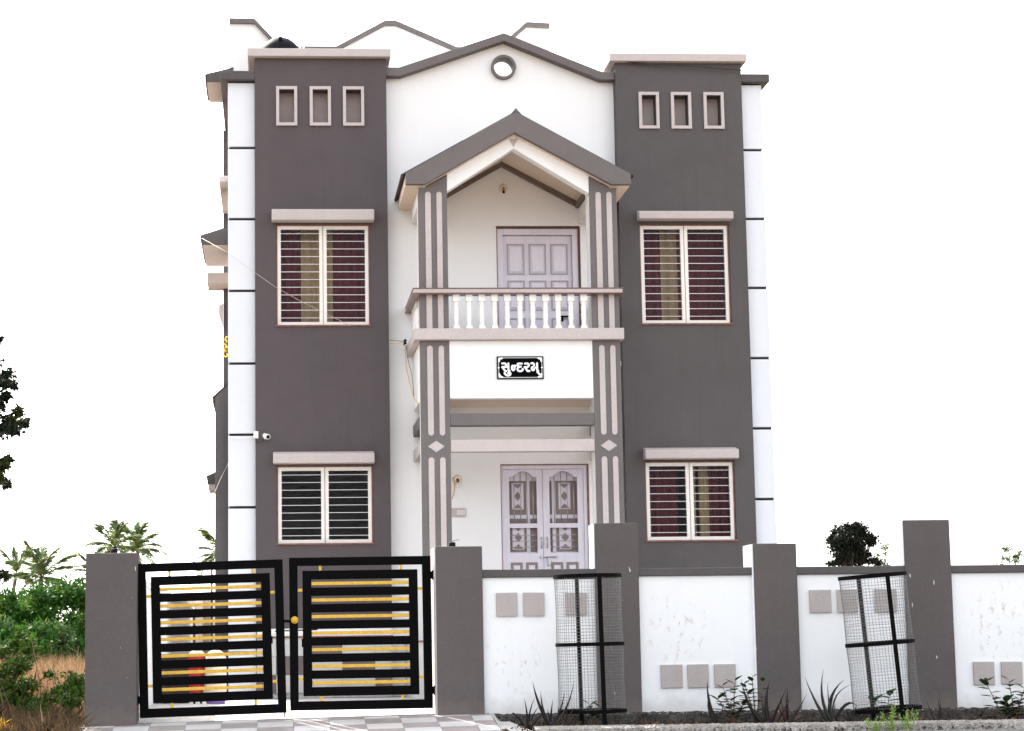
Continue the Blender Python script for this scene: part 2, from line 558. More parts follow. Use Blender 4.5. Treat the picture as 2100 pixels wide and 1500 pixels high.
ramp = MB()
_n = 12
for i in range(_n):
    xa, xb = RX0 + (RX1 - RX0) * i / _n, RX0 + (RX1 - RX0) * (i + 1) / _n
    ramp.add([(xa, -6.72, ramp_z(xa, -6.72) - .004), (xb, -6.72, ramp_z(xb, -6.72) - .004), (xb, -5.42, ramp_z(xb, -5.5) - .004), (xa, -5.42, ramp_z(xa, -5.5) - .004)], [(0, 1, 2, 3)])
ramp = struct(ramp.build('entrance_ramp', 'concrete'))
yf = MB()
for i in range(24):
    xa, xb = -1.33 + 8.0 * i / 24, -1.33 + 8.0 * (i + 1) / 24
    za, zb = (ramp_z(min(q, 1.6), -5.5) + .009 for q in (xa, xb))
    yf.add([(xa, -5.53, za), (xb, -5.53, zb), (xb, -4.2, .045), (xa, -4.2, .045), (xb, 10, .045), (xa, 10, .045)], [(0, 1, 2, 3), (3, 2, 4, 5)])
struct(yf.build('yard_floor', 'yard'))
rows = [(-5.535, -5.80), (-5.80, -6.10), (-6.10, -6.40), (-6.40, -6.70)]
tw = 0.335
for ri, (ya, yb) in enumerate(rows):
    k = 0
    x = RX0 + 0.004
    x -= (0.0 if ri % 2 == 0 else 0.0)
    while x < RX1 - 0.05:
        xb = min(x + tw, RX1 - 0.003)
        a, b, c, d_ = x + 0.002, xb - 0.002, yb + 0.002, ya - 0.002
        h = 0.006 + rnd.uniform(-.0015, .0015)
        tm = MB()
        tm.add([(a, c, ramp_z(a, c)), (b, c, ramp_z(b, c)), (b, d_, ramp_z(b, d_)), (a, d_, ramp_z(a, d_)),
                (a, c, ramp_z(a, c) + h), (b, c, ramp_z(b, c) + h), (b, d_, ramp_z(b, d_) + h), (a, d_, ramp_z(a, d_) + h)],
               [(4, 5, 6, 7), (0, 1, 5, 4), (1, 2, 6, 5), (2, 3, 7, 6), (3, 0, 4, 7)])
        tm.build('floor_tile', 'tile_b' if (k + ri) % 2 else 'tile_a', ramp)
        k += 1
        x += tw
# light cement apron below the tiles
ap = MB()
_n = 14
for i in range(_n):
    xa, xb = -1.95 + 4.25 * i / _n, -1.95 + 4.25 * (i + 1) / _n
    za, zb = ramp_z(min(xa, RX1), -6.72) - 0.012, ramp_z(min(xb, RX1), -6.72) - 0.012
    ap.add([(xa, -8.6, -0.13), (xb, -8.6, -0.13), (xb, -7.3, zb - .02), (xa, -7.3, za - .02), (xb, -6.71, zb), (xa, -6.71, za)], [(0, 1, 2, 3), (3, 2, 4, 5)])
struct(ap.build('cement_apron', 'concrete'))
# sloped flank of the ramp on the planting-bed side
struct(MB().add([(2.045, -5.66, 0.012), (2.045, -6.71, -0.115), (2.36, -7.05, -0.14), (2.14, -5.66, -0.03)], [(3, 2, 1, 0)]).build('ramp_edge', 'concrete'))

# --- planting bed: soil, footing ledge, kerb
rng = np.random.default_rng(3)


def rough_strip(name, mat, x0, x1, ny, ys, zfun, nx, seed):
    r_ = np.random.default_rng(seed)
    b = MB()
    vs_, fs_ = [], []
    for i in range(nx + 1):
        x = x0 + (x1 - x0) * i / nx
        for j, y in enumerate(ys):
            dy, dz = zfun(x, j, r_)
            vs_.append((x + r_.uniform(-.01, .01), y + dy, dz))
    m_ = len(ys)
    for i in range(nx):
        for j in range(m_ - 1):
            fs_.append((i * m_ + j, (i + 1) * m_ + j, (i + 1) * m_ + j + 1, i * m_ + j + 1))
    return b.add(vs_, fs_).build(name, mat)


struct(rough_strip('soil_bed', 'soil', 2.05, 11, 0, [-6.86, -6.6, -6.4, -6.2, -6.0, -5.9],
                   lambda x, j, r_: (0, -0.125 + (0.03 if 0 < j < 5 else 0) * r_.random() + 0.012 * math.sin(x * 7 + j)), 240, 5))
struct(rough_strip('wall_footing', 'footing', 2.10, 11, 0, [-6.02, -5.99, -5.97, -5.80, -5.58],
                   lambda x, j, r_: (r_.uniform(-.02, .02) if j < 3 else 0, [-0.13, -0.07, -0.012, -0.006, 0.004][j] + r_.uniform(-.008, .008)), 320, 6))


def kerbz(x, j, r_):
    rough = 1.0 if x > 3.05 else 0.25
    base = [-0.20, -0.135, -0.088, -0.072, -0.070, -0.13][j]
    return (r_.uniform(-.018, .018) * rough if j < 3 else r_.uniform(-.006, .006), base + r_.uniform(-.011, .011) * rough * (1.0 if j < 4 else .4))


struct(rough_strip('kerb', 'rubble', 2.30, 11, 0, [-7.19, -7.15, -7.12, -7.04, -6.86, -6.82], kerbz, 420, 8))

# ================================================================== boundary wall
bw = thing('boundary_wall', 'low white boundary wall with grey coping and beige squares right of the gate', 'wall', (4.6, -5.5, 0))
secs = [(1.99, 3.09, 0), (3.50, 4.64, 0), (5.04, 6.12, 0), (6.57, 9.6, 0)]
for xa, xb, _ in secs:
    box('wall_section', 'wall_white', bw, xa, xb, -5.60, -5.42, -0.15, 1.297, 0.004)
    box('coping', 'grey', bw, xa - .002, xb + .002, -5.635, -5.385, 1.297, 1.372, 0.008)
# tall grey pillars, each with a white-painted left side piece
for xa, xb, zt in ((3.085, 3.506, 1.808), (6.113, 6.572, 1.815)):
    box('pillar', 'grey_p', bw, xa, xb, -5.65, -5.35, -0.15, zt, 0.006)
    box('pillar_side', 'wall_white', bw, xa - .012, xa - .0005, -5.64, -5.35, 1.373, zt - .006, 0.0)
pl = box('pillar', 'grey_p', bw, 4.625, 5.05, -5.66, -5.27, -0.15, 1.598, 0.008)
box('pillar_side', 'wall_white', bw, 4.612, 4.625, -5.648, -5.27, -0.1, 1.592, 0.0)
for zc, xs in ((1.037, (2.227, 2.486, 2.897)), (0.337, (3.805, 4.062, 4.323)), (1.037, (5.278, 5.543, 5.921)), (0.328, (6.857, 7.132, 7.40))):
    for xc in xs:
        rot = rnd.uniform(-.012, .012)
        hw, hh = 0.103 + rnd.uniform(-.003, .003), 0.110 + rnd.uniform(-.003, .003)
        poly = [(xc + math.cos(rot) * sx * hw - math.sin(rot) * sz * hh, zc + math.sin(rot) * sx * hw + math.cos(rot) * sz * hh) for sx, sz in ((-1, -1), (1, -1), (1, 1), (-1, 1))]
        MB().prism(poly, -5.626, -5.598).build('square_tile', 'square', bw, 0.004)

gp = thing('gate_pillar', 'grey square gate pillar at the left end, beside the wild bushes', 'pillar', (-1.54, -5.45, 0), 'gate pillars')
box('shaft', 'grey_p', gp, -1.785, -1.302, -5.66, -5.22, -0.15, 1.563, 0.008)
gp2 = thing('gate_pillar', 'grey square gate pillar between the gate and the white wall', 'pillar', (1.77, -5.45, 0), 'gate pillars')
box('shaft', 'grey_p', gp2, 1.545, 1.993, -5.66, -5.22, -0.15, 1.597, 0.008)
box('side_face', 'beige', gp2, 1.533, 1.545, -5.645, -5.22, -0.02, 1.590, 0.0)
for nm, x, z, lab in (('gate_light', -1.535, 1.563, 'small black lamp base on top of the left gate pillar'), ('gate_light', 1.725, 1.597, 'small black lamp base on top of the right gate pillar')):
    t = thing(nm, lab, 'lamp', (x, -5.42, z), 'lamp bases on the gate pillars')
    MB().lathe([(0, .032), (.004, .034), (.045, .033), (.05, .028)], n=14).build('base', 'blackp', t, 0.0, True, True)
    MB().tube([(0.0, 0, .05), (0.02, 0, .068), (.07, 0, .074)], .0025, 6).build('wire_end', 'cable_k', t, local=True)

sw = thing('side_wall', 'white side boundary wall running back behind the left gate leaf', 'wall', (-1.42, 2, 0))
box('wall_section', 'white', sw, -1.52, -1.34, -5.2, 9.5, -0.1, 1.30, 0.0)
box('coping', 'white', sw, -1.55, -1.31, -5.2, 9.5, 1.30, 1.36, 0.0)
rw = thing('rear_wall', 'pale beige wall far behind the left gate leaf', 'wall', (-1, 10, 0))
box('wall_section', 'farwall', rw, -1.6, -0.2, 9.5, 9.7, -0.1, 1.55, 0.0)
for xa in (-1.30, -1.02, -0.62):
    box('buttress', 'farwall', rw, xa, xa + .12, 9.32, 9.498, -0.05, 1.5, 0.0)

# ================================================================== gate leaves
def gate_leaf(label, x0, z0, w, h, tilt, hinge_left):
    t = thing('gate_leaf', label, 'gate', (x0, -5.47, z0), 'two leaves of the entrance gate')
    t.rotation_euler = (0, -tilt, 0)
    b = dict(local=True)
    bw_ = 0.082
    fr = MB()
    fr.box(0, bw_, -.02, .02, 0, h).box(w - bw_, w, -.02, .02, 0, h)
    fr.box(bw_, w - bw_, -.0195, .0195, 0, bw_ + .004).box(bw_, w - bw_, -.0195, .0195, h - bw_, h)
    fr.build('outer_frame', 'black', t, 0.004, local=True)
    g = 0.045
    ix0, ix1, iz0, iz1 = bw_ + g, w - bw_ - g, bw_ + g + .006, h - bw_ - g
    st = 0.086
    fi = MB()
    fi.box(ix0, ix0 + st, -.02, .02, iz0, iz1).box(ix1 - st, ix1, -.02, .02, iz0, iz1)
    fi.box(ix0 + st, ix1 - st, -.0195, .0195, iz0, iz0 + st).box(ix0 + st, ix1 - st, -.0195, .0195, iz1 - st, iz1)
    fi.build('inner_frame', 'black', t, 0.004, local=True)
    a, c = iz0 + st, iz1 - st
    slat = 0.081
    gap = (c - a - 6 * slat) / 7
    for k in range(7):
        zb = a + k * (gap + slat)
        MB().box(ix0 + st, ix1 - st, -.013, .013, zb + gap / 2 - .0155, zb + gap / 2 + .0155).build('yellow_bar', 'yellow', t, 0.003, local=True)
        if k < 6:
            MB().box(ix0 + st, ix1 - st, -.018, .018, zb + gap, zb + gap + slat).build('slat', 'black', t, 0.003, local=True)
    for u in (0.22, 0.79):
        x = w * u
        for zz in ((h - bw_ - g, h - bw_), (bw_ + .004, iz0)):
            MB().box(x - .0125, x + .0125, -.012, .012, *zz).build('spacer', 'yellow', t, 0.002, local=True)
    for u in (0.205, 0.785):
        z = h * u
        for xx in ((bw_, ix0), (ix1, w - bw_)):
            MB().box(*xx, -.012, .012, z - .0135, z + .0135).build('spacer', 'yellow', t, 0.002, local=True)
    for z in (0.17, h - 0.185):
        hx = (-.034, .0) if hinge_left else (w, w + .034)
        hg = MB().box(*hx, -.022, .022, z - .035, z + .035)
        hg.lathe([(-.045, .012), (.045, .012)], (hx[0] + .012 if hinge_left else hx[1] - .012, -.024, z), 10)
        hg.build('hinge', 'black', t, 0.0, local=True)
    if hinge_left:
        MB().box(ix1 - .002, ix1 + .012, -.014, .01, .66, .73).build('handle', 'black', t, 0.003, local=True)
        MB().tube([(w - .02, -.012, 0.005), (w - .02, -.012, -.04)], .006, 8).build('drop_bolt', 'black', t, local=True)
    else:
        MB().box(ix0 - .012, ix0 + .002, -.014, .01, .60, .68).build('handle', 'black', t, 0.003, local=True)
        kb = MB().lathe([(0, .004), (.006, .034), (.016, .036), (.028, .03), (.04, .018), (.046, .006)], n=20)
        k_ = kb.build('knob', 'yellow', t, smooth=True, local=True)
        k_.rotation_euler = (R(90), 0, 0)
        k_.location = (.05, -.02, .858)
        MB().box(-.07, .02, -.026, -.02, .835, .862).build('latch_plate', 'black', t, 0.002, local=True)
        MB().tube([(-.14, .03, .755), (.27, .03, .765)], .006, 8).build('slide_bolt', 'black', t, local=True)
    return t


gate_leaf('left leaf of the black slatted gate with yellow bars, hinged beside the bushes', -1.278, 0.004, 1.393, 1.461, 0.0235, True)
gate_leaf('right leaf of the black slatted gate with a yellow round knob', 0.148, 0.055, 1.365, 1.455, 0.0045, False)

# ================================================================== house
house = thing('house', 'two-storey grey and white house with balcony porch and twin towers', 'house', (2.85, 0, 0))
H = house
TL, TR = (-0.222, 1.432), (4.350, 5.962)
WZ = {'U': (4.612, 5.888), 'L': (1.918, 2.872)}
wins = {  # frame rectangles on the tower faces
    'LU': (0.036, 1.205, *WZ['U']), 'RU': (4.600, 5.742, 4.622, 5.892),
    'LL': (0.034, 1.216, 1.915, 2.868), 'RL': (4.590, 5.714, 1.914, 2.896)}
nichL = [(0.045, 0.310), (0.466, 0.733), (0.884, 1.150)]
nichR = [(4.634, 4.893), (5.046, 5.305), (5.464, 5.723)]
FR = 0.038
for (xa, xb), ww, nn, zb, zt, mt_, nz in ((TL, ('LU', 'LL'), nichL, 0.885, 8.012, 'grey_l', (7.140, 7.645)), (TR, ('RU', 'RL'), nichR, 0.885, 7.972, 'grey', (7.115, 7.590))):
    hs = [(wins[k][0], wins[k][1], wins[k][2], wins[k][3]) for k in ww]
    hs += [(a + FR, b - FR, nz[0] + FR, nz[1] - FR) for a, b in nn]
    tw_ = MB().holes(xa, xb, zb, zt, hs, 0.0, 0.24)
    tw_.box(xa, xa + .2, 0.2401, 1.2, zb, zt - .01).box(xb - .2, xb, 0.2401, 1.2, zb, zt - .01)
    tw_.build('tower', mt_, H)
    box('parapet_cap', 'beige', H, xa - .088, xb + .055, -.10, 1.3, zt, zt + .102, 0.008)
    for a, b in nn:
        nf = MB().holes(a, b, nz[0], nz[1], [(a + FR, b - FR, nz[0] + FR, nz[1] - FR)], -.03, -.001).build('niche_frame', 'beige', H, 0.004)
        MB().box(a + FR - .01, b - FR + .01, .18, .235, nz[0] + FR - .01, nz[1] - FR + .01).build('niche_back', 'niche', nf)
    # plinth of the tower
    box('plinth', 'white', H, xa + .01, xb - .01, 0.01, .24, .70, .885, 0)
    red = box('plinth_edge', 'brown', H, xa - .01, xb + .01, -.045, .05, .772, .792, 0.003)

# white outer strips with grooves
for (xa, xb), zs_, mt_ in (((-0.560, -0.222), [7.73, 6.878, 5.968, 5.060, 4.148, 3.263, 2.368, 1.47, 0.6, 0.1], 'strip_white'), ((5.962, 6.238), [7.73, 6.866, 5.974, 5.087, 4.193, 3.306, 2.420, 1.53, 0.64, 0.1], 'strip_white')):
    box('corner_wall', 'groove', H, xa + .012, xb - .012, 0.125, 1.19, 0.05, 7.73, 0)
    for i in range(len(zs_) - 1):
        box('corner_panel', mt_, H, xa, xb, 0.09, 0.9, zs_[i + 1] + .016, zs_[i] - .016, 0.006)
# copings on the outer strips
box('parapet_coping', 'grey', H, -0.655, -0.223, -.01, 2.9, 7.732, 7.846, 0.008)
box('parapet_coping', 'grey', H, 5.963, 6.325, -.01, 2.9, 7.732, 7.836, 0.008)
# body behind
body = MB()
body.box(-0.50, -0.25, 0.93, 9.0, 0.05, 7.70).box(5.98, 6.20, 0.93, 9.0, 0.05, 7.70).box(-.25, 5.98, 8.8, 9.0, 0.05, 7.70)
body.box(-.25, 5.98, 0.26, 8.8, 6.95, 7.10).box(-.25, 5.98, 0.46, 8.8, 3.45, 3.60).box(-.25, 5.98, .26, 8.8, .05, .70)
body.build('body_wall', 'white', H)
box('partition', 'room', H, -.25, 1.6, 3.0, 3.1, .7, 6.95, 0)
box('partition', 'room', H, 4.2, 5.98, 3.0, 3.1, .7, 6.95, 0)
box('partition', 'room', H, 1.6, 1.7, .45, 3.1, .7, 6.95, 0)
box('partition', 'room', H, 4.1, 4.2, .45, 3.1, .7, 6.95, 0)

# recessed white facade with gable and round opening
FY = 0.20
dU = (2.812, 3.862, 3.72, 5.884)
dL = (2.812, 3.918, 0.70, 2.886)
MB().holes(1.434, 4.348, 0.05, 7.30, [dU, dL], FY, FY + .24).build('facade_wall', 'white', H)
GC, GR = (2.940, 7.955), 0.126
prof = [(1.434, 7.30), (4.348, 7.30), (4.348, 7.80), (4.16, 7.80), (2.940, 8.30), (1.62, 7.835), (1.434, 7.835)]
import bmesh
bm = bmesh.new()
ov = [bm.verts.new((x, FY, z)) for x, z in prof]
iv = [bm.verts.new((GC[0] + GR * math.cos(2 * math.pi * k / 40), FY, GC[1] + GR * math.sin(2 * math.pi * k / 40))) for k in range(40)]
es = [bm.edges.new((L[i], L[(i + 1) % len(L)])) for L in (ov, iv) for i in range(len(L))]
bmesh.ops.triangle_fill(bm, edges=es, use_beauty=True, use_dissolve=False)
ret = bmesh.ops.extrude_face_region(bm, geom=bm.faces[:])
bmesh.ops.translate(bm, verts=[g for g in ret['geom'] if isinstance(g, bmesh.types.BMVert)], vec=(0, .16, 0))
bmesh.ops.recalc_face_normals(bm, faces=bm.faces[:])
me = bpy.data.meshes.new('gable_wall')
bm.to_mesh(me)
bm.free()
me.materials.append(M['white'])
place('gable_wall', me, H)
cop = [(1.434, 7.805), (1.62, 7.805), (2.940, 8.270), (4.16, 7.768), (4.348, 7.768), (4.348, 7.870), (4.185, 7.870), (2.940, 8.375), (1.60, 7.915), (1.434, 7.915)]
MB().prism(cop, 0.05, 0.42).build('gable_coping', 'trim', H, 0.006)
rg = MB()
for k in range(48):
    a0, a1 = 2 * math.pi * k / 48, 2 * math.pi * (k + 1) / 48
    q = lambda r_, a, y: (GC[0] + r_ * math.cos(a), y, GC[1] + r_ * math.sin(a))
    rg.add([q(.158, a0, .14), q(.158, a1, .14), q(.124, a1, .14), q(.124, a0, .14)], [(0, 1, 2, 3)][::1])
    rg.add([q(.158, a0, .14), q(.158, a1, .14), q(.158, a1, .21), q(.158, a0, .21)], [(3, 2, 1, 0)])
    rg.add([q(.124, a0, .14), q(.124, a1, .14), q(.124, a1, .37), q(.124, a0, .37)], [(0, 1, 2, 3)])
rg.build('round_opening_ring', 'trim', H)

# roof-top parapet screen further back
hp = [(-.593, 9.29), (-.243, 9.285), (.112, 8.897), (.886, 8.897), (1.566, 9.270), (1.715, 9.270), (2.56, 8.897), (3.13, 8.897), (3.538, 9.262), (3.859, 9.245)]
lo = [(x, z - .03) for x, z in hp]
MB().prism(lo + [(3.859, 7.1), (-.593, 7.1)], 2.55, 2.70).build('rooftop_screen', 'white', H)
MB().prism([(hp[0][0], hp[0][1])] + hp[1:] + [(x, z - .068) for x, z in hp[::-1]], 2.50, 2.76).build('screen_coping', 'trim', H)
for xa, xb in ((0.36, .395), (0.41, .445)):
    box('vent_pipe', 'plastic', H, xa, xb, 2.30, 2.335, 7.1, 8.93, 0.01)

# windows
def window(key, bars, label):
    xa, xb, za, zb = wins[key]
    w = MB()
    t = .016
    w.box(xa, xa + t, .03, .14, za, zb).box(xb - t, xb, .03, .14, za, zb)
    w.box(xa + t, xb - t, .031, .139, zb - t, zb).box(xa - .012, xb + .012, -.022, .14, za - .018, za + .002)
    win = w.build('window', 'brown', H, 0.003)
    xm = (xa + xb) / 2
    f0, f1, z0, z1 = xa + t + .002, xb - t - .002, za + .004, zb - t - .002
    fw = .042
    for a, b in ((f0, xm - .004), (xm + .004, f1)):
        MB().holes(a, b, z0, z1, [(a + fw, b - fw, z0 + fw, z1 - fw)], .045, .095).build('sash', 'alum', win, 0.004)
        MB().box(a + fw - .008, b - fw + .008, .066, .070, z0 + fw - .008, z1 - fw + .008).build('pane', 'glass', win)
        n = bars
        for k in range(n):
            z = z0 + fw + (z1 - z0 - 2 * fw) * (k + .55) / (n + .1)
            MB().box(a + fw - .004, b - fw + .004, .050, .060, z - .0029, z + .0029).build('grille_bar', 'bar', win)
    return win


for k_, nb in (('LU', 12), ('RU', 12), ('LL', 9), ('RL', 9)):
    window(k_, nb, '')
for xa, xb, za, zb in ((-.016, 1.258, 5.905, 6.052), (4.572, 5.772, 5.925, 6.032), (-.009, 1.232, 2.885, 3.014), (4.572, 5.742, 2.912, 3.036)):
    MB().add([(xa, -.16, za), (xb, -.16, za), (xb, .02, za), (xa, .02, za), (xa, -.16, zb - .012), (xb, -.16, zb - .012), (xb, .02, zb + .03), (xa, .02, zb + .03)],
             [(0, 3, 2, 1), (4, 5, 6, 7), (0, 1, 5, 4), (1, 2, 6, 5), (2, 3, 7, 6), (3, 0, 4, 7)]).build('sunshade', 'beige', H, 0.012)


def curtain(label, x0, z0, z1, spans):
    t = thing('curtain', label, 'curtain', (x0, .36, z0), 'curtains behind the windows')
    for (a, b, mt_) in spans:
        n = max(6, int((b - a) / .012))
        vs_, fs_ = [], []
        ph = rnd.uniform(0, 6)
        for i in range(n + 1):
            x = a + (b - a) * i / n
            y = .022 * math.sin(x * 62 + ph) + .012 * math.sin(x * 23 + ph * 2)
            vs_ += [(x - x0, y, 0), (x - x0, y * .9, z1 - z0)]
        for i in range(n):
            fs_.append((2 * i, 2 * i + 2, 2 * i + 3, 2 * i + 1))
        MB().add(vs_, fs_).build('tan_panel' if 'beige' in mt_ else 'maroon_panel', mt_, t, smooth=True, local=True)
    return t


curtain('maroon curtain with a tan centre strip behind the upper window of the left tower', .04, 4.62, 5.88, [(.04, .36, 'red_cloth'), (.35, .76, 'beige_cloth'), (.75, 1.2, 'red_cloth')])
curtain('maroon curtain with a tan centre strip behind the upper window of the right tower', 4.6, 4.63, 5.88, [(4.6, 4.93, 'red_cloth'), (4.92, 5.13, 'beige_cloth'), (5.12, 5.74, 'red_cloth')])
curtain('dark maroon curtain with two tan strips behind the lower window of the right tower', 4.59, 1.92, 2.89, [(4.59, 5.06, 'red_cloth'), (5.19, 5.29, 'beige_cloth'), (5.33, 5.46, 'beige_cloth'), (5.45, 5.72, 'red_cloth')])

# ---------------------------------------------------------------- porch
CL, CR = (1.738, 2.079), (3.790, 4.122)
for (xa, xb), top in ((CL, [(2.079, 6.235), (1.812, 6.085), (1.738, 6.085)]), (CR, [(4.122, 6.085), (4.045, 6.085), (3.790, 6.228)])):
    colo = MB().box(xa + .006, xb - .006, -1.185, -.86, 0.10, 6.10).build('porch_column', 'white', H)
    MB().prism([(xa, .10), (xb, .10)] + top, -1.205, -1.184).build('front_cladding', 'trim', colo, 0.003)
    if xa < 3:
        box('side_cladding', 'trim', colo, xa, xa + .0058, -1.183, -1.05, .10, 6.05, 0)
    w_ = xb - xa
    for u0, u1 in ((.225, .425), (.625, .815)):
        a, b = xa + w_ * u0, xa + w_ * u1
        r_ = (b - a) / 2
        for z0, z1 in ((4.30, 6.035), (3.108, 4.178), (.2, 2.852)):
            poly = [(a + r_ + r_ * math.cos(t_), z1 - r_ + r_ * math.sin(t_)) for t_ in [math.pi * k / 10 for k in range(11)]]
            poly += [(a + r_ - r_ * math.cos(t_), z0 + r_ - r_ * math.sin(t_)) for t_ in [math.pi * k / 10 for k in range(11)]]
            MB().prism(poly, -1.214, -1.204).build('raised_strip', 'beige', colo)
    xm = (xa + xb) / 2
    MB().prism([(xm - .098, 2.98), (xm, 2.912), (xm + .098, 2.98), (xm, 3.048)], -1.213, -1.204).build('diamond', 'beige', colo)

# ring beams: (z0, z1, material, outset)
for z0, z1, mt_, nm, o_ in ((3.55, 4.238, 'white', 'balcony_parapet', 0.0), (3.228, 3.370, 'trim', 'porch_beam', .012), (2.918, 3.060, 'beige', 'porch_beam', .012)):
    MB().box(CL[1] + .001, CR[0] - .001, -1.198, -1.02, z0, z1).build(nm, mt_, H, 0.004)
    MB().box(CL[0] - o_ * .6, CL[0] + .18, -.855, FY, z0, z1).build(nm, mt_, H, 0.004)
    MB().box(CR[1] - .18, CR[1] + o_ * .6, -.855, FY, z0, z1).build(nm, mt_, H, 0.004)
box('balcony_floor', 'soffit', H, 1.75, 4.11, -1.15, FY, 3.60, 3.72, 0)
capr = MB().box(1.662, 4.156, -1.30, -1.00, 4.240, 4.372).box(1.662, 1.94, -1.0, FY, 4.2402, 4.3718).box(3.88, 4.156, -1.0, FY, 4.2402, 4.3718)
capr.build('balcony_cap', 'beige', H, 0.005)
for z0, z1, mt_, o_ in ((4.786, 4.797, 'granite', .012), (4.797, 4.845, 'beige', 0), (4.845, 4.857, 'granite', .010)):
    hr = MB().box(1.658 - o_, 4.150 + o_, -1.30 - o_, -1.12 + o_, z0, z1).box(1.658 - o_, 1.84 + o_, -1.12 + o_, FY, z0, z1).box(3.97 - o_, 4.150 + o_, -1.12 + o_, FY, z0, z1)
    hr.build('handrail', mt_, H, 0.003)
bp_ = [(0, .030), (.036, .030), (.04, .024), (.055, .031), (.07, .026), (.105, .031), (.12, .033), (.135, .029), (.15, .034), (.162, .034), (.175, .028), (.23, .033), (.26, .031), (.275, .026), (.29, .034), (.305, .036), (.318, .028), (.33, .034)]
bal = MB().lathe(bp_, (0, 0, .02), 14)
bal.box(-.038, .038, -.038, .038, 0, .038).box(-.04, .04, -.04, .04, .335, .418)
bme = bal.mesh('baluster', 'marble')
bme.polygons.foreach_set('use_smooth', [len(p.vertices) == 4 and i < 17 * 14 for i, p in enumerate(bme.polygons)])
for k in range(11):
    place('baluster', bme, H, loc=(2.168 + .1522 * k, -1.21, 4.370))
for k in range(5):
    for x in (1.755, 4.055):
        place('baluster', bme, H, loc=(x, -.74 + .165 * k, 4.370))

# gabled porch roof
rp = [(1.578, 6.236), (2.910, 6.985), (4.278, 6.228), (4.278, 6.100), (4.042, 6.100), (2.888, 6.731), (1.809, 6.100), (1.578, 6.100)]
proof = MB().prism([(x, z - .012 if z > 6.2 else z) for x, z in rp], -1.262, FY).build('porch_roof', 'soffit', H)
MB().prism(rp, -1.352, -1.264).build('fascia', 'trim', proof, 0.004)
for sgn, (ex, ez) in ((-1, (1.578, 6.236)), (1, (4.278, 6.228))):
    ax_, az_ = 2.910, 6.985
    L_ = math.hypot(ax_ - ex, az_ - ez)
    ux, uz = (ex - ax_) / L_, (ez - az_) / L_
    nx_, nz_ = -uz * (-sgn) * -1, abs(ux)
    if sgn < 0:
        nx_ = uz
    else:
        nx_ = -uz
    n = 72
    rt = MB()
    vs_, fs_ = [], []
    for i in range(n + 1):
        y = -1.30 + (FY + 1.30) * i / n
        h = .016 + .012 * abs(math.sin(i * math.pi / 6))
        for s_ in (0.0, L_ + .045):
            for hh in (0.0, h):
                vs_.append((ax_ + ux * s_ + nx_ * hh, y, az_ + uz * s_ + nz_ * hh))
    for i in range(n):
        a, b = i * 4, i * 4 + 4
        fs_ += [(a + 1, b + 1, b + 3, a + 3), (a, a + 2, b + 2, b), (a + 2, a + 3, b + 3, b + 2), (a, b, b + 1, a + 1)]
    fs_ += [(0, 1, 3, 2), (n * 4, n * 4 + 2, n * 4 + 3, n * 4 + 1)]
    rt.add(vs_, fs_).build('tile_sheet', 'rooftile', proof)
MB().prism([(2.846, 6.955), (2.91, 7.03), (2.974, 6.953), (2.91, 6.99)], -1.353, FY).build('ridge_cap', 'trim', proof)
MB().prism([(2.08, 6.045), (2.889, 6.570), (3.789, 6.022), (3.789, 6.236), (2.888, 6.728), (2.08, 6.252)], -1.20, -1.03).build('gable_beam', 'white', H, 0.004)
MB().prism([(2.835, 6.690), (2.889, 6.578), (2.945, 6.690)], -1.206, -1.199).build('apex_wedge', 'beige', H, 0.003)
MB().prism([(1.95, 6.112), (2.888, 6.660), (3.86, 6.129), (3.86, 6.199), (2.888, 6.729), (1.95, 6.182)], .125, FY).build('cornice', 'cornice', H, 0.004)
for xa, xb in ((1.742, 2.00), (3.86, 4.118)):
    box('roof_side_beam', 'white', H, xa, xb, -.858, FY - .001, 5.93, 6.12, 0.004)
    cx_ = xb + .0 if xa < 2 else xa - .05
    box('side_cornice', 'cornice', H, cx_, cx_ + .05, -.85, .12, 6.115, 6.17, 0.004)

# ---------------------------------------------------------------- doors
DY = FY + .045
xa, xb, za, zb = dU
d1 = MB().box(xa + .012, xa + .085, DY - .02, DY + .09, za, zb - .012).box(xb - .085, xb - .012, DY - .02, DY + .09, za, zb - .012).box(xa + .085, xb - .085, DY - .02, DY + .09, zb - .09, zb - .012)
d1 = d1.build('balcony_door', 'lav', H, 0.004)
MB().box(xa, xa + .0115, DY - .04, DY + .1, za, zb).box(xb - .0115, xb, DY - .04, DY + .1, za, zb).box(xa + .0115, xb - .0115, DY - .04, DY + .1, zb - .0115, zb).build('door_surround', 'brown', d1)
MB().box(xa - .004, xb + .010, FY - .007, FY + .03, zb - .002, zb + .016).box(xb - .002, xb + .0135, FY - .0065, FY + .03, za, zb - .003).build('door_lintel_edge', 'maroon', d1)
la, lb, lt = xa + .088, xb - .088, zb - .094
MB().box(la, lb, DY + .03, DY + .06, za + .01, lt).build('leaf', 'lav', d1, 0.003)
pw = (lb - la - .10 - 2 * .055) / 3
